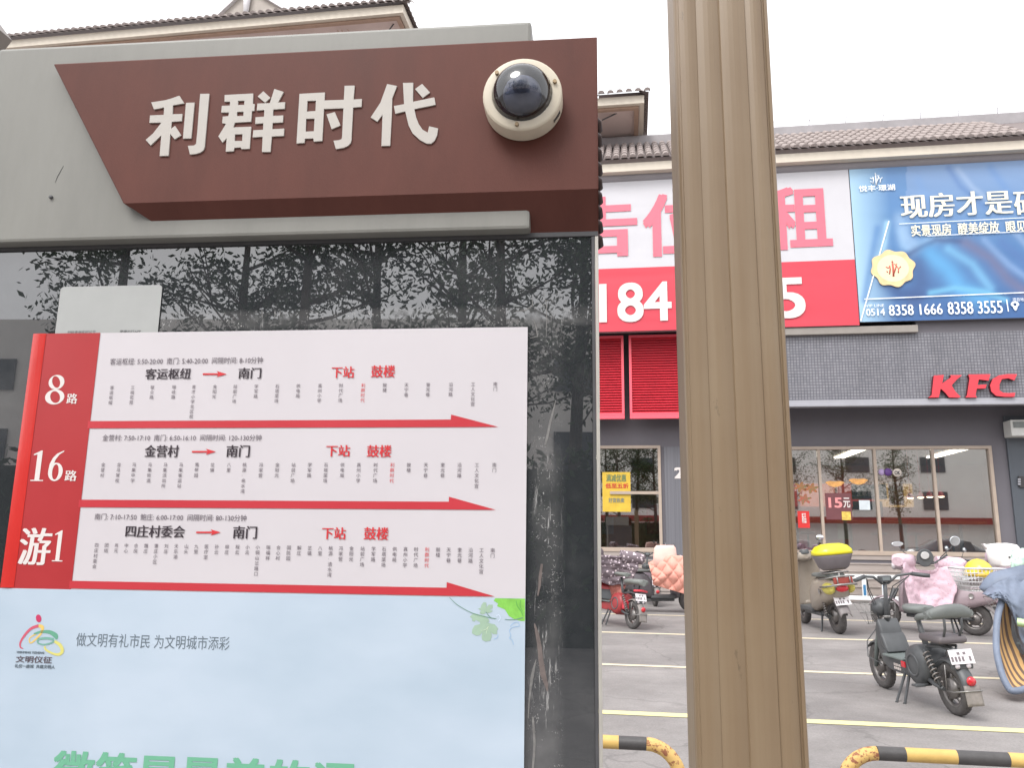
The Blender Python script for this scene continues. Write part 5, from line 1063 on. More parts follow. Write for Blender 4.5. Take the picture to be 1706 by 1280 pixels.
def ebike(label, loc, head, body=BLKP, deck=None, seat=LEATH, mud=None, lean=.06, detail=True, grp=None, rear='cushions', bar_w=.66, acc=None):
    t = thing('electric_bike', label, 'electric bike', loc, rad(head), grp, local=True); _rw[t.name] = .2
    t.rotation_euler = (lean, 0, rad(head))
    r = .205; mud = mud or mat('mud_flap_grey', (134, 128, 124), .6, var=.2, scale=12)
    wheel(t, 0, r, .075, hub=.075); wheel(t, 1.14, r, .07)
    fender(t, 0, r+.04, .11, rad(55), rad(178), mud if rear != 'cushions' else BLKP, 'rear_fender'); fender(t, 1.14, r+.035, .10, rad(40), rad(150), body, 'front_fender')
    # side profile body
    mb = MB(); pts = [(.93, .66), (.99, .56), (.98, .40), (.92, .27), (.80, .225), (.42, .215), (.20, .24), (.16, .32), (.24, .43), (.36, .47), (.46, .44), (.55, .36), (.78, .335), (.86, .40), (.87, .56)]
    sidecurve(mb, pts, .20); o = soft(mb.build('frame_body', body, t), .035, 4)
    mb = MB(); mb.box((.50, -.135, .345), (.84, .135, .365), .01); mb.build('foot_board', deck or GRYP, t)
    mb = MB(); mb.prism([[(.78, .37), (.88, .42), (.90, .52), (.875, .54), (.84, .50), (.80, .42)]], lambda a, b, c: (a, c, b), -.11, .11); soft(mb.build('leg_shield', BLKP, t), .02)
    mb = MB(); mb.lathe([(.0001, -.135), (.11, -.135), (.155, -.115), (.165, -.08), (.165, .08), (.155, .115), (.11, .135), (.0001, .135)], (.33, 0, .34), 'Y', 28); mb.build('battery_cover', body, t)
    mb = MB(); mb.lathe([(.075, .136), (.08, .143), (.09, .143), (.095, .136)], (.33, 0, .34), 'Y', 28); mb.lathe([(.075, -.136), (.08, -.143), (.09, -.143), (.095, -.136)], (.33, 0, .34), 'Y', 28); mb.build('cover_ring', BLKP, t)
    # swing arm, shocks
    mb = MB()
    for s_ in (-1, 1): mb.tube([(.28, s_*.07, .26), (.12, s_*.085, .22), (0, s_*.085, .205)], [.022, .018, .016], 8)
    mb.build('swing_arm', BLKP, t)
    for s_ in (-1, 1): spring(t, (.17, s_*.095, .46), (.03, s_*.10, .25))
    # seat tubes and seats
    mb = MB(); mb.tube([(.30, 0, .44), (.36, 0, .60), (.40, 0, .74)], [.026, .022, .018], 10); mb.build('seat_post', BLKP, t)
    mb = MB(); mb.loft([rsec(x, w0*.8, w0, z-.03, z+.035) for x, w0, z in ((.25, .02, .775), (.27, .10, .785), (.33, .135, .785), (.42, .12, .785), (.50, .07, .785), (.55, .045, .78), (.57, .01, .775))]); mb.build('saddle', seat, t)
    mb = MB(); mb.tube([(.36, 0, .45), (.22, 0, .52), (.02, 0, .53), (-.10, 0, .50)], .016, 8); mb.tube([(.22, -.06, .5), (.0, -.07, .53), (-.10, 0, .50)], .010, 6); mb.tube([(.22, .06, .5), (.0, .07, .53), (-.10, 0, .50)], .010, 6); mb.build('rear_rack', BLKP, t)
    if rear == 'cushions':
        mb = MB(); mb.box((-.10, -.12, .555), (.22, .12, .615), .03); soft(mb.build('rear_seat', mat('rear_pad', (98, 92, 94), .5, var=.1), t), .01)
        mb = MB()
        for s_ in (-1, 1): mb.tube([(-.04, s_*.06, .56), (-.12, s_*.07, .68), (-.13, s_*.07, .80)], .010, 6)
        mb.build('backrest_frame', BLKP, t)
        mb = MB()
        def f(k): a = (k-.5)*2; y = a*.19; return [Vector((-.13+.06*abs(a)**2+math.cos(q)*.032, y, .815-.035*abs(a)**2+math.sin(q)*.055*(1-.45*abs(a)**3))) for q in [2*math.pi*i/12 for i in range(12)]]
        mb.loft([f(i/14) for i in range(15)]); mb.build('backrest', seat, t)
        for s_ in (-1, 1):
            mb = MB(); mb.tube([(-.11, s_*.16, .79), (.05, s_*.18, .76), (.12, s_*.16, .74)], [.028, .026, .018], 8); mb.build('arm_rest', seat, t)
    else:
        mb = MB(); mb.loft([rsec(x, w0*.85, w0, z-.045, z+.045) for x, w0, z in ((-.22, .03, .68), (-.19, .11, .69), (-.05, .14, .69), (.10, .13, .69), (.20, .10, .68), (.23, .03, .67))]); mb.build('rear_seat', seat, t)
        mb = MB(); mb.tube([(-.02, .05, .53), (-.04, .05, .64)], .012, 6); mb.tube([(-.02, -.05, .53), (-.04, -.05, .64)], .012, 6); mb.build('backrest_frame', BLKP, t)
        if acc: mb = MB(); mb.tube([(-.14, .12, .56), (-.18, 0, .57), (-.14, -.12, .56)], .016, 8); mb.build('rear_bumper', acc, t); mb = MB(); mb.box((.10, -.10, .27), (.26, .10, .40), .02); mb.build('red_cover', acc, t)
    plate(t, -.165, .47, .3)
    mb = MB(); mb.box((-.17, -.085, .375), (-.14, .085, .425), .01); tl = mb.build('tail_lamp', BLKP, t)
    for i in (-1, 1): mb = MB(); mb.lathe([(.0001, -.008), (.018, -.006), (.02, 0)], (-.171, i*.045, .40), 'X', 12); mb.build('lamp_lens', mat('lens_clear', (206, 200, 204), .2, var=0), tl)
    mb = MB(); mb.lathe([(.0001, -.02), (.032, -.016), (.035, 0)], (-.243, 0, .30), 'X', 16); mb.build('rear_reflector', REDL, t)
    mb = MB(); mb.grid(lambda u, v: (-.245-.02*v+.0*u, (u-.5)*.13, .27-.15*v), 6, 6); o = mb.build('mud_flap', mud, t); o.modifiers.new('s', 'SOLIDIFY').thickness = .004
    mb = MB(); mb.tube([(-.05, .09, .2), (-.16, .10, .21), (-.255, .07, .23), (-.26, -.07, .23), (-.16, -.10, .21)], .005, 6); mb.tube([(-.05, .09, .2), (-.07, .09, .40)], .004, 5); mb.build('fender_stay', STEEL, t)
    # front: stem, fork, basket, lamp
    mb = MB(); mb.tube([(.94, 0, .58), (.90, 0, .80), (.87, 0, .98)], [.026, .02, .016], 10); mb.build('steering_stem', BLKP, t)
    mb = MB(); mb.lathe([(.03, 0), (.034, .01), (.03, .02)], (.925, 0, .66), 'Z', 14); mb.build('stem_collar', STEEL, t)
    mb = MB()
    for s_ in (-1, 1): mb.tube([(.97, s_*.055, .60), (1.06, s_*.06, .42), (1.14, s_*.06, .205)], [.02, .02, .018], 8)
    mb.build('fork', GRYP, t)
    bars(t, .87, 1.0, bar_w)
    mb = MB(); mb.box((.835, -.055, .985), (.90, .055, 1.04), .012); o = mb.build('display', BLKP, t)
    mb = MB(); mb.box((.833, -.035, .998), (.8345, .035, 1.028)); mb.build('screen', mat('screen_grey', (120, 126, 128), .2, var=0), o)
    mb = MB(); mb.lathe([(.0001, .07), (.075, .065), (.085, .03), (.06, -.05), (.0001, -.06)], (1.0, 0, .74), 'X', 20); mb.build('headlight', BLKP, t)
    kick(t, .50, 1); kick(t, .56, 1, sp=.22)
    if detail:
        for k in range(4):
            s_ = (-1, 1, 1, -1)[k]; mb = MB(); mb.tube([(.80, s_*.2, 1.03), (.90+.03*k, s_*.13, .93), (.96+.02*k, s_*(.05+.01*k), .78), (.97, s_*.05, .62)], .0045, 5); mb.build('cable', BLKP, t)
        mb = MB(); mb.tube([(.95, .05, .62), (1.02, .17, .45), (.98, .2, .32), (.86, .14, .27)], .005, 5); mb.build('cable', BLKP, t)
        mb = MB()       # wire front basket
        bx0, bx1, by, bz0, bz1 = 1.03, 1.25, .15, .60, .78
        for z in (bz0, (bz0+bz1)/2, bz1):
            f = .85+.15*(z-bz0)/(bz1-bz0); mb.tube([(bx0, -by*f, z), (bx1*f+.0, -by*f, z), (bx1*f, by*f, z), (bx0, by*f, z), (bx0, -by*f, z)], .004, 4)
        for i in range(7):
            y = -by+2*by*i/6; mb.tube([(bx0, y*.85, bz0), (bx1*.85, y*.85, bz0), (bx1, y, bz1)], .0028, 4); mb.tube([(bx0, y*.85, bz0), (bx0, y, bz1)], .0028, 4)
        mb.build('front_basket', STEEL, t)
        mb = MB()
        for i in range(4): mb.box((.60+i*.03, .101, .28), (.62+i*.03, .106, .30)); mb.box((.60+i*.03, .101, .25), (.62+i*.03, .106, .27))
        mb.build('body_print', mat('body_print', (206, 196, 190), .5, var=0), t)
        mb = MB(); mb.box((.44, .137, .30), (.50, .15, .35), .005); mb.build('side_reflector', REDL, t)
        mb = MB(); mb.tube([(.22, .06, .2), (.22, .20, .2)], .012, 6); mb.box((.18, .13, .192), (.26, .21, .208), .004); mb.build('foot_peg', BLKP, t)
    return t

def scooter(label, loc, head, body, seat=LEATH, lean=.05, grp=None, topbox=None, rack=True, mirrors=True, plate_=True, rim_light=False):
    t = thing('motor_scooter', label, 'scooter', loc, rad(head), grp, local=True); t.rotation_euler = (lean, 0, rad(head)); r = .23; _rw[t.name] = r
    wheel(t, 0, r, .10, hub=.08); wheel(t, 1.25, r, .09, spokes=6)
    S = [(-.36, .02, .02, .60, .63), (-.33, .09, .07, .53, .67), (-.22, .15, .12, .46, .71), (-.05, .185, .155, .40, .73), (.15, .195, .17, .34, .73), (.34, .185, .165, .28, .72), (.44, .17, .15, .25, .66), (.50, .15, .12, .24, .50), (.53, .10, .08, .24, .40)]
    mb = MB(); mb.loft([rsec(*q, n=20, p=.7) for q in S]); mb.build('tail_body', body, t)
    mb = MB(); mb.loft([rsec(x, w_*.95, w_, z0, z1, n=18, p=.7) for x, w_, z0, z1 in ((-.27, .02, .72, .75), (-.24, .10, .71, .79), (-.10, .14, .72, .815), (.02, .15, .72, .80), (.12, .145, .72, .775), (.30, .14, .72, .78), (.44, .10, .715, .77), (.50, .02, .71, .74))]); mb.build('seat', seat, t)
    mb = MB(); mb.box((.46, -.155, .25), (.95, .155, .31), .025); mb.build('floor_board', BLKP, t)
    mb = MB(); mb.box((.30, -.10, .20), (.92, .10, .252), .02); mb.build('under_frame', BLKP, t)
    def shield(u, v):
        a = (u-.5)*2; z = .27+.68*v; w_ = .19+.05*math.sin(v*3.1)-.04*v; return (.98+.10*(1-v)*.6-.02*v-.10*abs(a)**2.2+.02*math.sin(v*3), a*w_, z)
    mb = MB(); mb.grid(shield, 14, 12); o = mb.build('front_shield', body, t); o.modifiers.new('s', 'SOLIDIFY').thickness = .03
    fender(t, 1.25, r+.045, .13, rad(25), rad(165), body, 'front_fender')
    mb = MB()
    for s_ in (-1, 1): mb.tube([(1.07, s_*.07, .62), (1.25, s_*.075, .23)], [.022, .018], 8)
    mb.build('fork', BLKP, t)
    mb = MB(); mb.loft([rsec(x, w_, w_*.9, z0, z1, n=16, p=.8) for x, w_, z0, z1 in ((.80, .03, .95, 1.0), (.83, .10, .92, 1.05), (.92, .13, .90, 1.07), (1.02, .11, .90, 1.06), (1.07, .04, .93, 1.02))]); mb.build('cowl', body, t)
    mb = MB(); mb.lathe([(.0001, .035), (.06, .03), (.07, 0), (.05, -.03)], (1.07, 0, .97), 'X', 20); mb.build('headlight', mat('lens_clear', (206, 200, 204), .2, var=0), t)
    mb = MB(); mb.lathe([(.0001, .03), (.055, .028), (.07, .0), (.07, -.03)], (.86, 0, 1.045), 'Z', 20); o = mb.build('dial', BLKP, t); mb = MB(); mb.lathe([(.0001, .034), (.045, .034), (.05, .031)], (.86, 0, 1.045), 'Z', 20); mb.build('dial_face', mat('dial_silver', (206, 206, 206), .2, metal=.4, var=0), o)
    bars(t, .88, 1.02, .62, rise=.02, back=.07)
    if mirrors:
        for s_ in (-1, 1): mirror(t, .90, s_*.20, 1.03, 1.20)
    mb = MB(); mb.ell((-.335, 0, .60), (.045, .085, .045), 16, 8); mb.build('tail_light', REDL, t)
    for s_ in (-1, 1):
        mb = MB(); mb.ell((-.29, s_*.125, .62), (.05, .022, .03), 12, 6); mb.build('turn_signal', mat('signal_amber', (232, 146, 50), .3, var=0), t)
        mb = MB(); mb.lathe([(.0001, .0), (.03, .0), (.038, -.006)], (-.02, 0, .56), 'Y', 16); mb.v = [Vector((v.x, s_*(.185+abs(v.y)), v.z)) for v in mb.v]; mb.build('side_badge', STEEL, t)
    fl = [(.05, .60), (-.10, .50), (-.24, .40), (-.33, .28)]
    mb = MB(); mb.grid(lambda u, v: (lambda a, b, f: (a[0]+(b[0]-a[0])*f, (v-.5)*.15, a[1]+(b[1]-a[1])*f+.01-.05*(2*v-1)**4))(fl[min(2, int(u*2.999))], fl[min(3, int(u*2.999)+1)], u*3-min(2, int(u*2.999)) if u < 1 else 1), 12, 6); o = mb.build('rear_fender', mat('fender_grey', (128, 122, 122), .5, var=.1), t); o.modifiers.new('s', 'SOLIDIFY').thickness = .006
    if plate_: plate(t, -.27, .44, .6, .2, .12)
    for s_ in (-1, 1): spring(t, (.05, s_*.13, .42), (-.01, s_*.13, .25), R_=.022, turns=6)
    mb = MB(); mb.tube([(.30, .06, .25), (.0, .10, .23)], .03, 8); mb.tube([(.30, -.06, .25), (.0, -.10, .23)], .03, 8); mb.build('swing_arm', BLKP, t)
    if rack:
        mb = MB(); mb.tube([(-.02, -.13, .78), (-.28, -.13, .80), (-.36, -.06, .81), (-.36, .06, .81), (-.28, .13, .80), (-.02, .13, .78)], .010, 8); mb.tube([(-.15, -.13, .79), (-.15, .13, .79)], .008, 6); mb.tube([(-.30, 0, .80), (-.30, 0, .66)], .012, 6); mb.build('rear_rack', STEEL, t)
    mb = MB()
    for s_ in (-1, 1): mb.tube([(.30, s_*.08, .22), (.25, s_*.14, .012), (.21, s_*.16, .012)], [.014, .013, .013], 6)
    mb.build('centre_stand', BLKP, t)
    return t

def cover(label, t_loc, head, m_, w0=.9, w1=.55, top=1.08, bot=.38, quilt=0., amp=.03, seed=1, lean=.05, x0=.93, sleeves=True, name='handlebar_cover', fall=.25, lining=None, notch=.05):
    """wind quilt hung over the handlebars, sides wrapping back, with two hand sleeves"""
    t = thing(name, label, 'windproof cover', t_loc, rad(head), 'windproof covers on the bikes', local=True); t.rotation_euler = (lean, 0, rad(head))
    def f(u, v):
        a = (u-.5)*2; w_ = (w1+(w0-w1)*v**.7)/2
        z = bot+(top-bot)*v-.10*a*a*(v)+.02*math.sin(a*5+seed)*(1-v)
        if notch and v > .6: z -= notch*max(0, 1-(abs(a)/.5)**4)*(v-.6)/.4
        x = x0+.05+fall*(1-v)*.6-.20*abs(a)**2*(.6+.4*v)+amp*(noise(u*4+seed, v*4, seed)*1.6+.6*noise(u*9, v*9, seed))
        if quilt:
            g = lambda q: abs(math.sin(q)); p_ = (u*w_*2+0*v)/.15*math.pi/2; q_ = v*(top-bot)/.15*math.pi/2
            x += quilt*min(1, (g(p_+q_)**.5)*(g(p_-q_)**.5)*1.15)
        return (x, a*w_*(1+.04*noise(v*5, a, seed)), z)
    nu, nv = (90, 80) if quilt else (44, 40)
    mb = MB(); mb.grid(f, nu, nv); o = mb.build('quilt', m_, t); md = o.modifiers.new('s', 'SOLIDIFY'); md.thickness = .022; md.offset = -1
    if lining:
        o.data.materials.append(lining); md.material_offset = 1; md.material_offset_rim = 0
    if sleeves:
        for s_ in (-1, 1):
            mb = MB(); mb.tube([(x0+.06, s_*w0*.22, top-.05), (x0+.0, s_*w0*.40, top-.04), (x0-.08, s_*w0*.52, top-.05), (x0-.13, s_*(w0*.56), top-.07)], [.10, .095, .09, .075], 14)
            mb.v = [v+Vector((.012*noise(v.x*14, v.y*14, v.z*14), .01*noise(v.z*12, v.x*12, 3), .014*noise(v.x*11, v.z*15, seed))) for v in mb.v]; mb.build('sleeve', m_, t)
    return t
def off(loc, head, x, y, z=0): a = rad(head); return (loc[0]+math.cos(a)*x-math.sin(a)*y, loc[1]+math.sin(a)*x+math.cos(a)*y, z)

# 1 black bike in the foreground
b1 = G(1603, 1194)
nb = ebike('black electric bike with grey cushions, white plate and wire basket parked nearest at right', (b1.x-.02, b1.y+.02, 0), 101, lean=-.07, bar_w=.62)
# 2 grey and yellow scooter with lidded yellow box
p2 = G(1402, 1058); H2 = 98
GY = mat('scooter_grey', (150, 140, 128), .35, var=.1, scale=4, coat=.4)
s2 = scooter('grey and yellow scooter with a yellow lidded top box right of the tan post', (p2.x, p2.y+.1, 0), H2, GY, rack=True, lean=-.10); s2.scale = (1.12,)*3
tb = thing('top_box', 'rounded top box with bright yellow lid on the rack of the grey and yellow scooter', 'top box', (p2.x, p2.y+.1, 0), rad(H2), None, local=True); tb.rotation_euler = (-.10, 0, rad(H2)); tb.scale = (1.18, 1.18, 1.12)
YB_ = mat('bright_yellow', (238, 226, 40), .35, var=.05, coat=.4, k=.95)
mb = MB(); mb.loft([[Vector((-.16+cc*a, ss*b_, z)) for cc, ss in [(math.copysign(abs(math.cos(q))**.7, math.cos(q)), math.copysign(abs(math.sin(q))**.7, math.sin(q))) for q in [2*math.pi*i/24 for i in range(24)]]] for a, b_, z in ((.10, .13, .83), (.14, .17, .86), (.18, .225, 1.0), (.19, .235, 1.03))]); mb.build('box_body', mat('box_grey', (118, 112, 116), .5, var=.06), tb)
mb = MB(); mb.loft([[Vector((-.16+cc*a, ss*b_, z)) for cc, ss in [(math.copysign(abs(math.cos(q))**.7, math.cos(q)), math.copysign(abs(math.sin(q))**.7, math.sin(q))) for q in [2*math.pi*i/24 for i in range(24)]]] for a, b_, z in ((.195, .24, 1.032), (.19, .235, 1.08), (.15, .19, 1.135), (.08, .11, 1.165), (.01, .02, 1.17))]); mb.build('lid', YB_, tb)
YP = mat('scooter_yellow_panel', (196, 186, 92), .4, var=.12, scale=6)
for s_ in (-1, 1):
    mb = MB(); mb.ell((-.20, s_*.13, .60), (.17, .06, .075), 16, 10); mb.build('side_panel', YP, s2)
mb = MB(); mb.tube([(-.10, -.20, .62), (-.34, -.19, .64), (-.45, -.08, .66), (-.45, .08, .66), (-.34, .19, .64), (-.10, .20, .62)], .012, 8); mb.tube([(-.10, -.20, .72), (-.32, -.18, .74), (-.42, -.08, .76), (-.42, .08, .76), (-.32, .18, .74), (-.10, .20, .72)], .010, 8); mb.tube([(-.43, .08, .66), (-.42, .08, .76)], .008, 6); mb.tube([(-.43, -.08, .66), (-.42, -.08, .76)], .008, 6); mb.build('guard_rail', STEEL, s2)
mb = MB(); mb.box((-.415, -.12, .665), (-.37, .12, .745), .01); mb.build('tail_light_bar', mat('dull_red', (150, 70, 62), .4, var=.1), s2)
# 3 mauve scooter with the pink cover
p3 = G(1640, 1062); H3 = 146
MAUVE = mat('scooter_mauve', (158, 142, 148), .28, var=.05, scale=4, coat=.5)
L3 = (p3.x-.05, p3.y+.15, 0)
s3 = scooter('silver mauve scooter with brown seat and round red tail light behind the black electric bike', L3, H3, MAUVE, seat=mat('seat_brown', (112, 96, 98), .5, var=.08), rack=False, plate_=False, mirrors=False)
PINK = mat('pink_fleece', (226, 190, 206), .9, var=.0, scale=26, bump=.9, bscale=22); n, b = nodes_of(PINK)
tc = n.nodes.new('ShaderNodeTexCoord'); vo = n.nodes.new('ShaderNodeTexVoronoi'); vo.inputs['Scale'].default_value = 22; n.links.new(tc.outputs['Object'], vo.inputs['Vector']); mr = n.nodes.new('ShaderNodeMapRange'); mr.inputs[1].default_value = .16; mr.inputs[2].default_value = .24; n.links.new(vo.outputs['Distance'], mr.inputs[0])
x = n.nodes.new('ShaderNodeMix'); x.data_type = 'RGBA'; x.inputs['A'].default_value = (*lin((208, 164, 182)), 1); x.inputs['B'].default_value = (*lin((224, 196, 208)), 1); n.links.new(mr.outputs[0], x.inputs['Factor']); n.links.new(x.outputs['Result'], b.inputs['Base Color'])
cc3 = P(1539, 960, 12.8); a_ = rad(106)
c3 = cover('pale pink spotted fleece cover spread over the bars of the mauve scooter', (cc3.x-.84*math.cos(a_), 12.8-.84*math.sin(a_), 0), 106, PINK, w0=.96, w1=.58, top=1.10, bot=.34, seed=4, amp=.03, x0=.84, fall=.05, notch=.17)
def s3l(x, y, Y):        # a point of the scooter's turned steering, in the scooter's own axes
    q = P(x, y, Y)-Vector(L3); h_ = rad(H3); q = Vector((q.x*math.cos(h_)+q.y*math.sin(h_), -q.x*math.sin(h_)+q.y*math.cos(h_), q.z)); return Matrix.Rotation(-.05, 3, 'X') @ q
vd = (s3l(1541, 930, 12.3)-s3l(1541, 930, 12.9)).normalized(); side = (s3l(1590, 905, 12.8)-s3l(1495, 907, 12.8)).normalized(); upv = Vector((0, 0, 1))
def disc(c, a, b_, th, m_, nm, par):
    mb = MB(); k = 22; ring = lambda f, o_: [c+side*a*f*math.cos(q)+upv*b_*f*math.sin(q)+vd*o_ for q in [2*math.pi*i/k for i in range(k)]]
    mb.loft([ring(.6, -th), ring(1, -th*.5), ring(1, 0), ring(.92, th*.2)]); return mb.build(nm, m_, par)
base_c = s3l(1541, 942, 12.85)
for (x, y, a, b_, foot) in ((1495, 907, .085, .035, (1518, 930)), (1591, 902, .072, .072, (1566, 930))):
    c = s3l(x, y, 12.8); f_ = s3l(foot[0], foot[1], 12.85); mb = MB(); mb.tube([f_, (f_+c)/2-upv*.03+(c-f_)*.2, c], .007, 6); mr_ = mb.build('mirror', BLKP, s3); disc(c, a*1.08, b_*1.12, .02, BLKP, 'shell', mr_); disc(c+vd*.012, a, b_, .004, MIRR, 'mirror_face', mr_)
o_ = disc(s3l(1541, 930, 12.72), .12, .13, .05, BLKP, 'dash_surround', s3); disc(s3l(1541, 926, 12.72)+vd*.03, .06, .055, .01, mat('dial_silver', (206, 206, 206), .2, metal=.4, var=0), 'dial_face', o_)
mb = MB(); mb.tube([s3l(1505, 925, 12.85), s3l(1525, 938, 12.85), s3l(1541, 942, 12.85), s3l(1558, 938, 12.85), s3l(1578, 925, 12.85)], .014, 8); mb.build('turned_handlebar', BLKP, s3)
# 4 scooter with basket, second row right
p4 = (6.15, 14.6, 0); H4 = 128
s4 = scooter('dusty pink scooter carrying a wire basket, parked between the mauve scooter and the right edge', p4, H4, mat('scooter_rose', (176, 150, 152), .35, var=.06, coat=.4), rack=False, plate_=False)
def basket(loc, head, x0, z0, label, w0=.19, w1=.28, h=.26):
    t = thing('wire_basket', label, 'basket', loc, rad(head), None, local=True); mb = MB(); nx = 11; ny = 6
    def ring(f, z): a = w0+(w1-w0)*f; return [(x0-a*.75, -a, z), (x0+a*.75, -a, z), (x0+a*.75, a, z), (x0-a*.75, a, z), (x0-a*.75, -a, z)]
    for i in range(ny): mb.tube(ring(i/(ny-1), z0+h*i/(ny-1)), .007 if i < ny-1 else .013, 4)
    for i in range(nx):
        q = -1+2*i/(nx-1)
        for s_ in (-1, 1): mb.tube([(x0+q*w0*.75, s_*w0, z0), (x0+q*w1*.75, s_*w1, z0+h)], .0062, 4); mb.tube([(x0+s_*w0*.75, q*w0, z0), (x0+s_*w1*.75, q*w1, z0+h)], .0062, 4)
        mb.tube([(x0+q*w0*.75, -w0, z0), (x0+q*w0*.75, w0, z0)], .004, 4)
    mb.build('wires', mat('white_wire', (206, 206, 208), .4, var=0), t); return t
p5 = P(1631, 987, 12.0); bl = (p5.x, 12.0, 0)
basket(bl, 100, 0, p5.z+.02, 'white wire basket with a yellow helmet in it behind the mauve scooter', h=.30)
def helmet(nm, label, c, r, m_, visor):
    t = thing(nm, label, 'helmet', c); mb = MB(); prof = [(r*1.0, -r*.45), (r*1.04, -r*.1), (r*.98, r*.3), (r*.75, r*.66), (r*.4, r*.9), (.001, r)]
    mb.lathe(prof, c, 'Z', 24); mb.v = [Vector((v.x, c[1]+(v.y-c[1])*1.15, v.z)) for v in mb.v]; mb.build('shell', m_, t)
    mb = MB(); mb.lathe([(r*1.02, -r*.47), (r*1.07, -r*.42), (r*1.02, -r*.36)], c, 'Z', 24); mb.build('rim', BLKP, t)
    mb = MB(); mb.ell((c[0]-r*.3, c[1]-r*.75, c[2]-r*.25), (r*.8, r*.55, r*.25), 16, 8); mb.build('visor', visor, t); return t
helmet('yellow_helmet', 'yellow riding helmet lying in the white wire basket', (p5.x+.02, 12.0, p5.z+.28), .17, mat('helmet_yellow', (232, 206, 70), .3, var=.12, scale=5, coat=.4), mat('visor_amber', (214, 180, 80), .2, var=.1))
WHT = mat('white_spotted_cloth', (226, 214, 222), .85, var=.06, scale=14, bump=.2, var2=(206, 170, 190)); 
pc = P(1668, 945, 13.0)
c4 = cover('white and pink printed cover on the dusty pink scooter near the right edge', (pc.x+.55, 12.6, 0), 128, WHT, w0=.72, w1=.5, top=1.16, bot=.45, seed=8, amp=.05, x0=.75)
bgp = P(1671, 925, 12.9); o = thing('cloth_bag', 'white cloth bag with small black eyes on top of the printed cover', 'bag', (bgp.x, 12.9, bgp.z-.15))
mb = MB(); mb.loft([[Vector((bgp.x+a*math.cos(q)+.02*noise(q, z), 12.9+.10*math.sin(q), bgp.z+z+.02*noise(q*2, z*9, 3))) for q in [2*math.pi*i/18 for i in range(18)]] for a, z in ((.10, -.17), (.20, -.14), (.22, -.02), (.24, .10), (.20, .15), (.05, .17))]); mb.build('bag_body', mat('bag_white', (232, 230, 228), .8, var=.03), o)
for s_ in (-.04, .07): mb = MB(); mb.ell((bgp.x+.08+s_, 12.79, bgp.z-.03), (.014, .01, .016), 8, 6); mb.build('eye', BLKP, o)
mb = MB(); mb.tube([(bgp.x-.2, 12.9, bgp.z+.12), (bgp.x-.26, 12.9, bgp.z+.16), (bgp.x-.20, 12.9, bgp.z+.08)], .03, 8); mb.build('ear', MATS['bag_white'], o)
# 5 bike at the right edge with blue grey cover
p6 = G(1700, 1160); L6 = (p6.x+.50, p6.y+.55, 0); H6 = 108
ebike('dark electric bike under a blue grey cover at the right edge', (p6.x+.72, p6.y+.1, 0), 104, lean=.0, rear='plain')
BLU = mat('slate_blue_nylon', (116, 126, 144), .55, var=.14, scale=5, bump=1., bscale=13)
STR = bpy.data.materials.new('striped_lining'); STR.use_nodes = True; n, b = nodes_of(STR); tc = n.nodes.new('ShaderNodeTexCoord'); wv = n.nodes.new('ShaderNodeTexWave'); wv.bands_direction = 'X'; wv.inputs['Scale'].default_value = 4.2; wv.inputs['Distortion'].default_value = 1.2; wv.inputs['Detail Scale'].default_value = .9
n.links.new(tc.outputs['Object'], wv.inputs['Vector']); mr = n.nodes.new('ShaderNodeMapRange'); mr.inputs[1].default_value = .35; mr.inputs[2].default_value = .5; n.links.new(wv.outputs['Fac'], mr.inputs[0]); x = n.nodes.new('ShaderNodeMix'); x.data_type = 'RGBA'; x.inputs['A'].default_value = (*lin((112, 92, 80)), 1); x.inputs['B'].default_value = (*lin((206, 166, 112)), 1); n.links.new(mr.outputs[0], x.inputs['Factor']); n.links.new(x.outputs['Result'], b.inputs['Base Color']); b.inputs['Roughness'].default_value = .85
cv = thing('rain_cover', 'slate blue quilted rain cover with striped orange brown lining at the right edge', 'windproof cover', (P(1690, 1150, 7.9).x, 7.9, 0), group='windproof covers on the bikes')
def px3(x, y, Y): return P(x, y, Y)
def cardinal(L, n_):
    out = []
    for k in range(len(L)-1):
        a, b_, c, d = L[max(k-1, 0)], L[k], L[k+1], L[min(k+2, len(L)-1)]
        for j in range(n_):
            t_ = j/n_; out.append(tuple(.5*(2*b_[i]+(-a[i]+c[i])*t_+(2*a[i]-5*b_[i]+4*c[i]-d[i])*t_*t_+(-a[i]+3*b_[i]-3*c[i]+d[i])*t_**3) for i in range(len(b_))))
    return out+[tuple(L[-1])]
# outer edge (left rim) and the fold where the lining ends, given as photo pixels with their distance
rim = cardinal([(1672, 992, 8.3), (1662, 1030, 8.2), (1660, 1080, 8.05), (1668, 1120, 7.9), (1680, 1146, 7.8), (1690, 1152, 7.75), (1712, 1148, 7.8)], 8)
fold = cardinal([(1680, 1005, 8.5), (1685, 1030, 8.55), (1686, 1060, 8.5), (1700, 1088, 8.4), (1722, 1098, 8.4), (1745, 1100, 8.4), (1770, 1100, 8.4)], 8)
mb = MB(); k = len(rim)
mb.grid(lambda u, v: (lambda a, b_: px3(a[0]+(b_[0]-a[0])*v, a[1]+(b_[1]-a[1])*v, a[2]+(b_[2]-a[2])*v+.10*math.sin(math.pi*v)+.015*noise(u*8, v*5)))(rim[min(k-1, int(round(u*(k-1))))], fold[min(k-1, int(round(u*(k-1))))]), k-1, 12); mb.build('striped_lining', STR, cv)
mb = MB()
pr = [px3(*q) for q in rim]; mb.tube(pr, [.03]*len(pr), 8); 
top = cardinal([(1636, 990, 8.4), (1652, 976, 8.4), (1672, 966, 8.4), (1700, 958, 8.5), (1730, 955, 8.6)], 8); low = cardinal([(1668, 1000, 8.25), (1680, 985+20, 8.3), (1690, 1040, 8.35), (1710, 1092, 8.3), (1760, 1104, 8.3)], 8); kk = len(top)
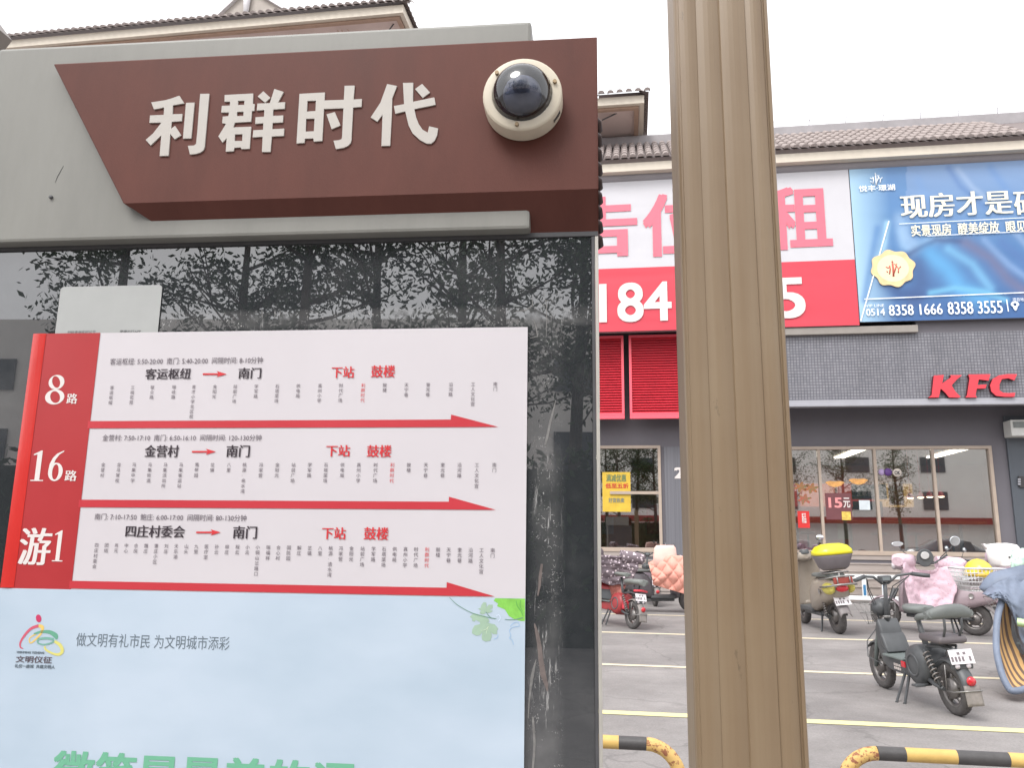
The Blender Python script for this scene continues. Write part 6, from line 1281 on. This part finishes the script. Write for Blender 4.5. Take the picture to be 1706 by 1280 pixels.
mb.grid(lambda u, v: (lambda a, b_: px3(a[0]+(b_[0]-a[0])*v, a[1]+(b_[1]-a[1])*v, a[2]+(b_[2]-a[2])*v-.16*math.sin(math.pi*v)+.05*noise(u*5, v*4, 2)+.03*noise(u*13, v*11, 7)))(top[min(kk-1, int(round(u*(kk-1))))], low[min(kk-1, int(round(u*(kk-1))))]), kk-1, 26)
mb.build('outer_shell', BLU, cv).modifiers.new('s', 'SOLIDIFY').thickness = .02
mb = MB(); mb.grid(lambda u, v: px3(1695+44*u, 1030+14*v+3*math.sin(u*3), 8.10-.05*math.sin(3*v)), 12, 3); mb.build('reflective_strip', mat('strip_lime', (196, 226, 170), .4, var=.04), cv).modifiers.new('s', 'SOLIDIFY').thickness = .01
mb = MB(); mb.loft([[px3(1655+46*f+0, 976-10*f, 8.6)+Vector((0, a*.8*math.cos(q), a*.78*math.sin(q))) for q in [2*math.pi*i/12 for i in range(12)]] for f, a in ((-.5, .01), (-.3, .10), (.0, .15), (.5, .17), (1.2, .17))]); mb.v = [v+Vector((0, 0, .02*noise(v.x*9, v.z*9))) for v in mb.v]; mb.build('sleeve', BLU, cv)
gc = P(1700, 938, 9.2); o = thing('green_cover', 'white and pale green cover on the bike behind the slate blue rain cover', 'windproof cover', (gc.x, 9.2, gc.z-.2), group='windproof covers on the bikes')
mb = MB(); mb.grid(lambda u, v: px3(1684+46*u, 922+44*v-6*math.sin(u*4), 9.4-.12*math.sin(math.pi*v)+.04*noise(u*6, v*6)), 20, 14); mb.build('quilt', mat('cover_mint', (208, 222, 206), .7, var=.1, scale=7, var2=(150, 200, 186)), o).modifiers.new('s', 'SOLIDIFY').thickness = .02
ebike('dark red electric bike with bare handlebars behind the white bag at the right edge', (7.35, 14.0, 0), 118, body=mat('bike_wine', (120, 50, 58), .4, var=.1), rear='pad', detail=False, lean=.05)
# 6 left: grey-seated red bike with floral cover
p7 = G(1054, 1050); H7 = 124; L7 = (p7.x, p7.y+.12, 0)
ebike('red and grey electric bike with a pale grey seat beside the board edge', L7, H7, body=mat('bike_red', (150, 52, 54), .4, var=.15, scale=5), seat=mat('seat_sage', (118, 122, 118), .5, var=.06), lean=.10, rear='pad', acc=mat('bumper_red', (206, 60, 74), .4, var=.1), detail=False)
FLO = mat('floral_cloth', (128, 116, 122), .85, var=0, bump=.3, bscale=30); n, b = nodes_of(FLO)
tc = n.nodes.new('ShaderNodeTexCoord'); vo = n.nodes.new('ShaderNodeTexVoronoi'); vo.inputs['Scale'].default_value = 19; n.links.new(tc.outputs['Object'], vo.inputs['Vector']); cr = n.nodes.new('ShaderNodeValToRGB'); cr.color_ramp.interpolation = 'CONSTANT'
cr.color_ramp.elements[0].color = (*lin((214, 196, 126)), 1); cr.color_ramp.elements[1].position = .10; cr.color_ramp.elements[1].color = (*lin((222, 208, 216)), 1); e_ = cr.color_ramp.elements.new(.30); e_.color = (*lin((122, 110, 116)), 1); n.links.new(vo.outputs['Distance'], cr.inputs[0]); n.links.new(cr.outputs[0], b.inputs['Base Color'])
cover('grey floral cover with white blossoms on the red and grey bike', off(L7, H7, 0, 0), H7, FLO, w0=.95, w1=.7, top=1.12, bot=.62, seed=12, amp=.05, x0=.72, lean=.10, fall=.1)
CORAL = mat('coral_cloth', (206, 132, 120), .8, var=.1, scale=6, bump=.2)
cover('coral lining cover hanging below the grey floral cover', off(L7, H7, .02, 0), H7, CORAL, w0=.85, w1=.5, top=.98, bot=.34, seed=14, amp=.04, x0=.86, lean=.10, sleeves=False, fall=.1)
# 7 dark bike behind
ebike('dark plum electric bike with bare handlebars standing behind the floral cover', (.42, 16.6, 0), 100, body=mat('bike_plum', (96, 84, 92), .4, var=.1), lean=.03, rear='pad', detail=False, bar_w=.6)
# 8 pink quilted scooter, side on
p8 = G(1122, 1022); H8 = 14; L8 = (p8.x-.88, p8.y+.0, 0)
s8 = scooter('black scooter under a quilted salmon pink cover left of the tan post', L8, H8, mat('scooter_black', (84, 80, 84), .4, var=.1, coat=.3), rack=False, plate_=False, lean=.02)
SAL = mat('salmon_quilt', (226, 160, 144), .7, var=.06, scale=5)
qc = thing('quilted_cover', 'salmon pink diamond quilted cover draped over the black scooter left of the tan post', 'windproof cover', (p8.x, 15.0, 0), group='windproof covers on the bikes')
YQ8 = 15.0
lt = cardinal([(1080, 938, 15.3), (1086, 960, 15.2), (1088, 975, 15.15)], 10); rt_ = cardinal([(1152, 930, 15.0), (1152, 962, 14.95), (1146, 992, 14.95)], 10)
def qf(u, v):
    j = v*(len(lt)-1); i = min(int(j), len(lt)-2); f = j-i; a = [lt[i][q]+(lt[i+1][q]-lt[i][q])*f for q in range(3)]; c = [rt_[i][q]+(rt_[i+1][q]-rt_[i][q])*f for q in range(3)]
    x_ = a[0]+(c[0]-a[0])*u; y_ = a[1]+(c[1]-a[1])*u-8*math.sin(math.pi*u)*(1-v)-0*v
    s_ = abs(math.sin((u*5.2+v*3.9)*math.pi/1.5))**.45*abs(math.sin((u*5.2-v*3.9)*math.pi/1.5+.6))**.45
    return px3(x_, y_, a[2]+(c[2]-a[2])*u-.30*math.sin(math.pi*min(1, .25+v*.75))*.6-.05*s_+.05*noise(u*3, v*3))
mb = MB(); mb.grid(qf, 80, 70); mb.build('quilt', SAL, qc).modifiers.new('s', 'SOLIDIFY').thickness = .03
mb = MB(); q0 = P(1108, 925, 15.1); mb.loft([[q0+Vector((a*math.cos(q)*1.3, a*math.sin(q)*.7, z)) for q in [2*math.pi*i/14 for i in range(14)]] for a, z in ((.16, -.22), (.17, -.05), (.15, .12), (.12, .17), (.02, .18))]); mb.v = [v+Vector((.02*noise(v.x*8, v.z*8), 0, .02*noise(v.z*9, v.x*9))) for v in mb.v]; mb.build('sleeve', mat('quilt_light', (236, 196, 184), .7, var=.05), qc)
# drop helper properties
for o in list(bpy.data.objects):
    if '_b' in o: del o['_b']
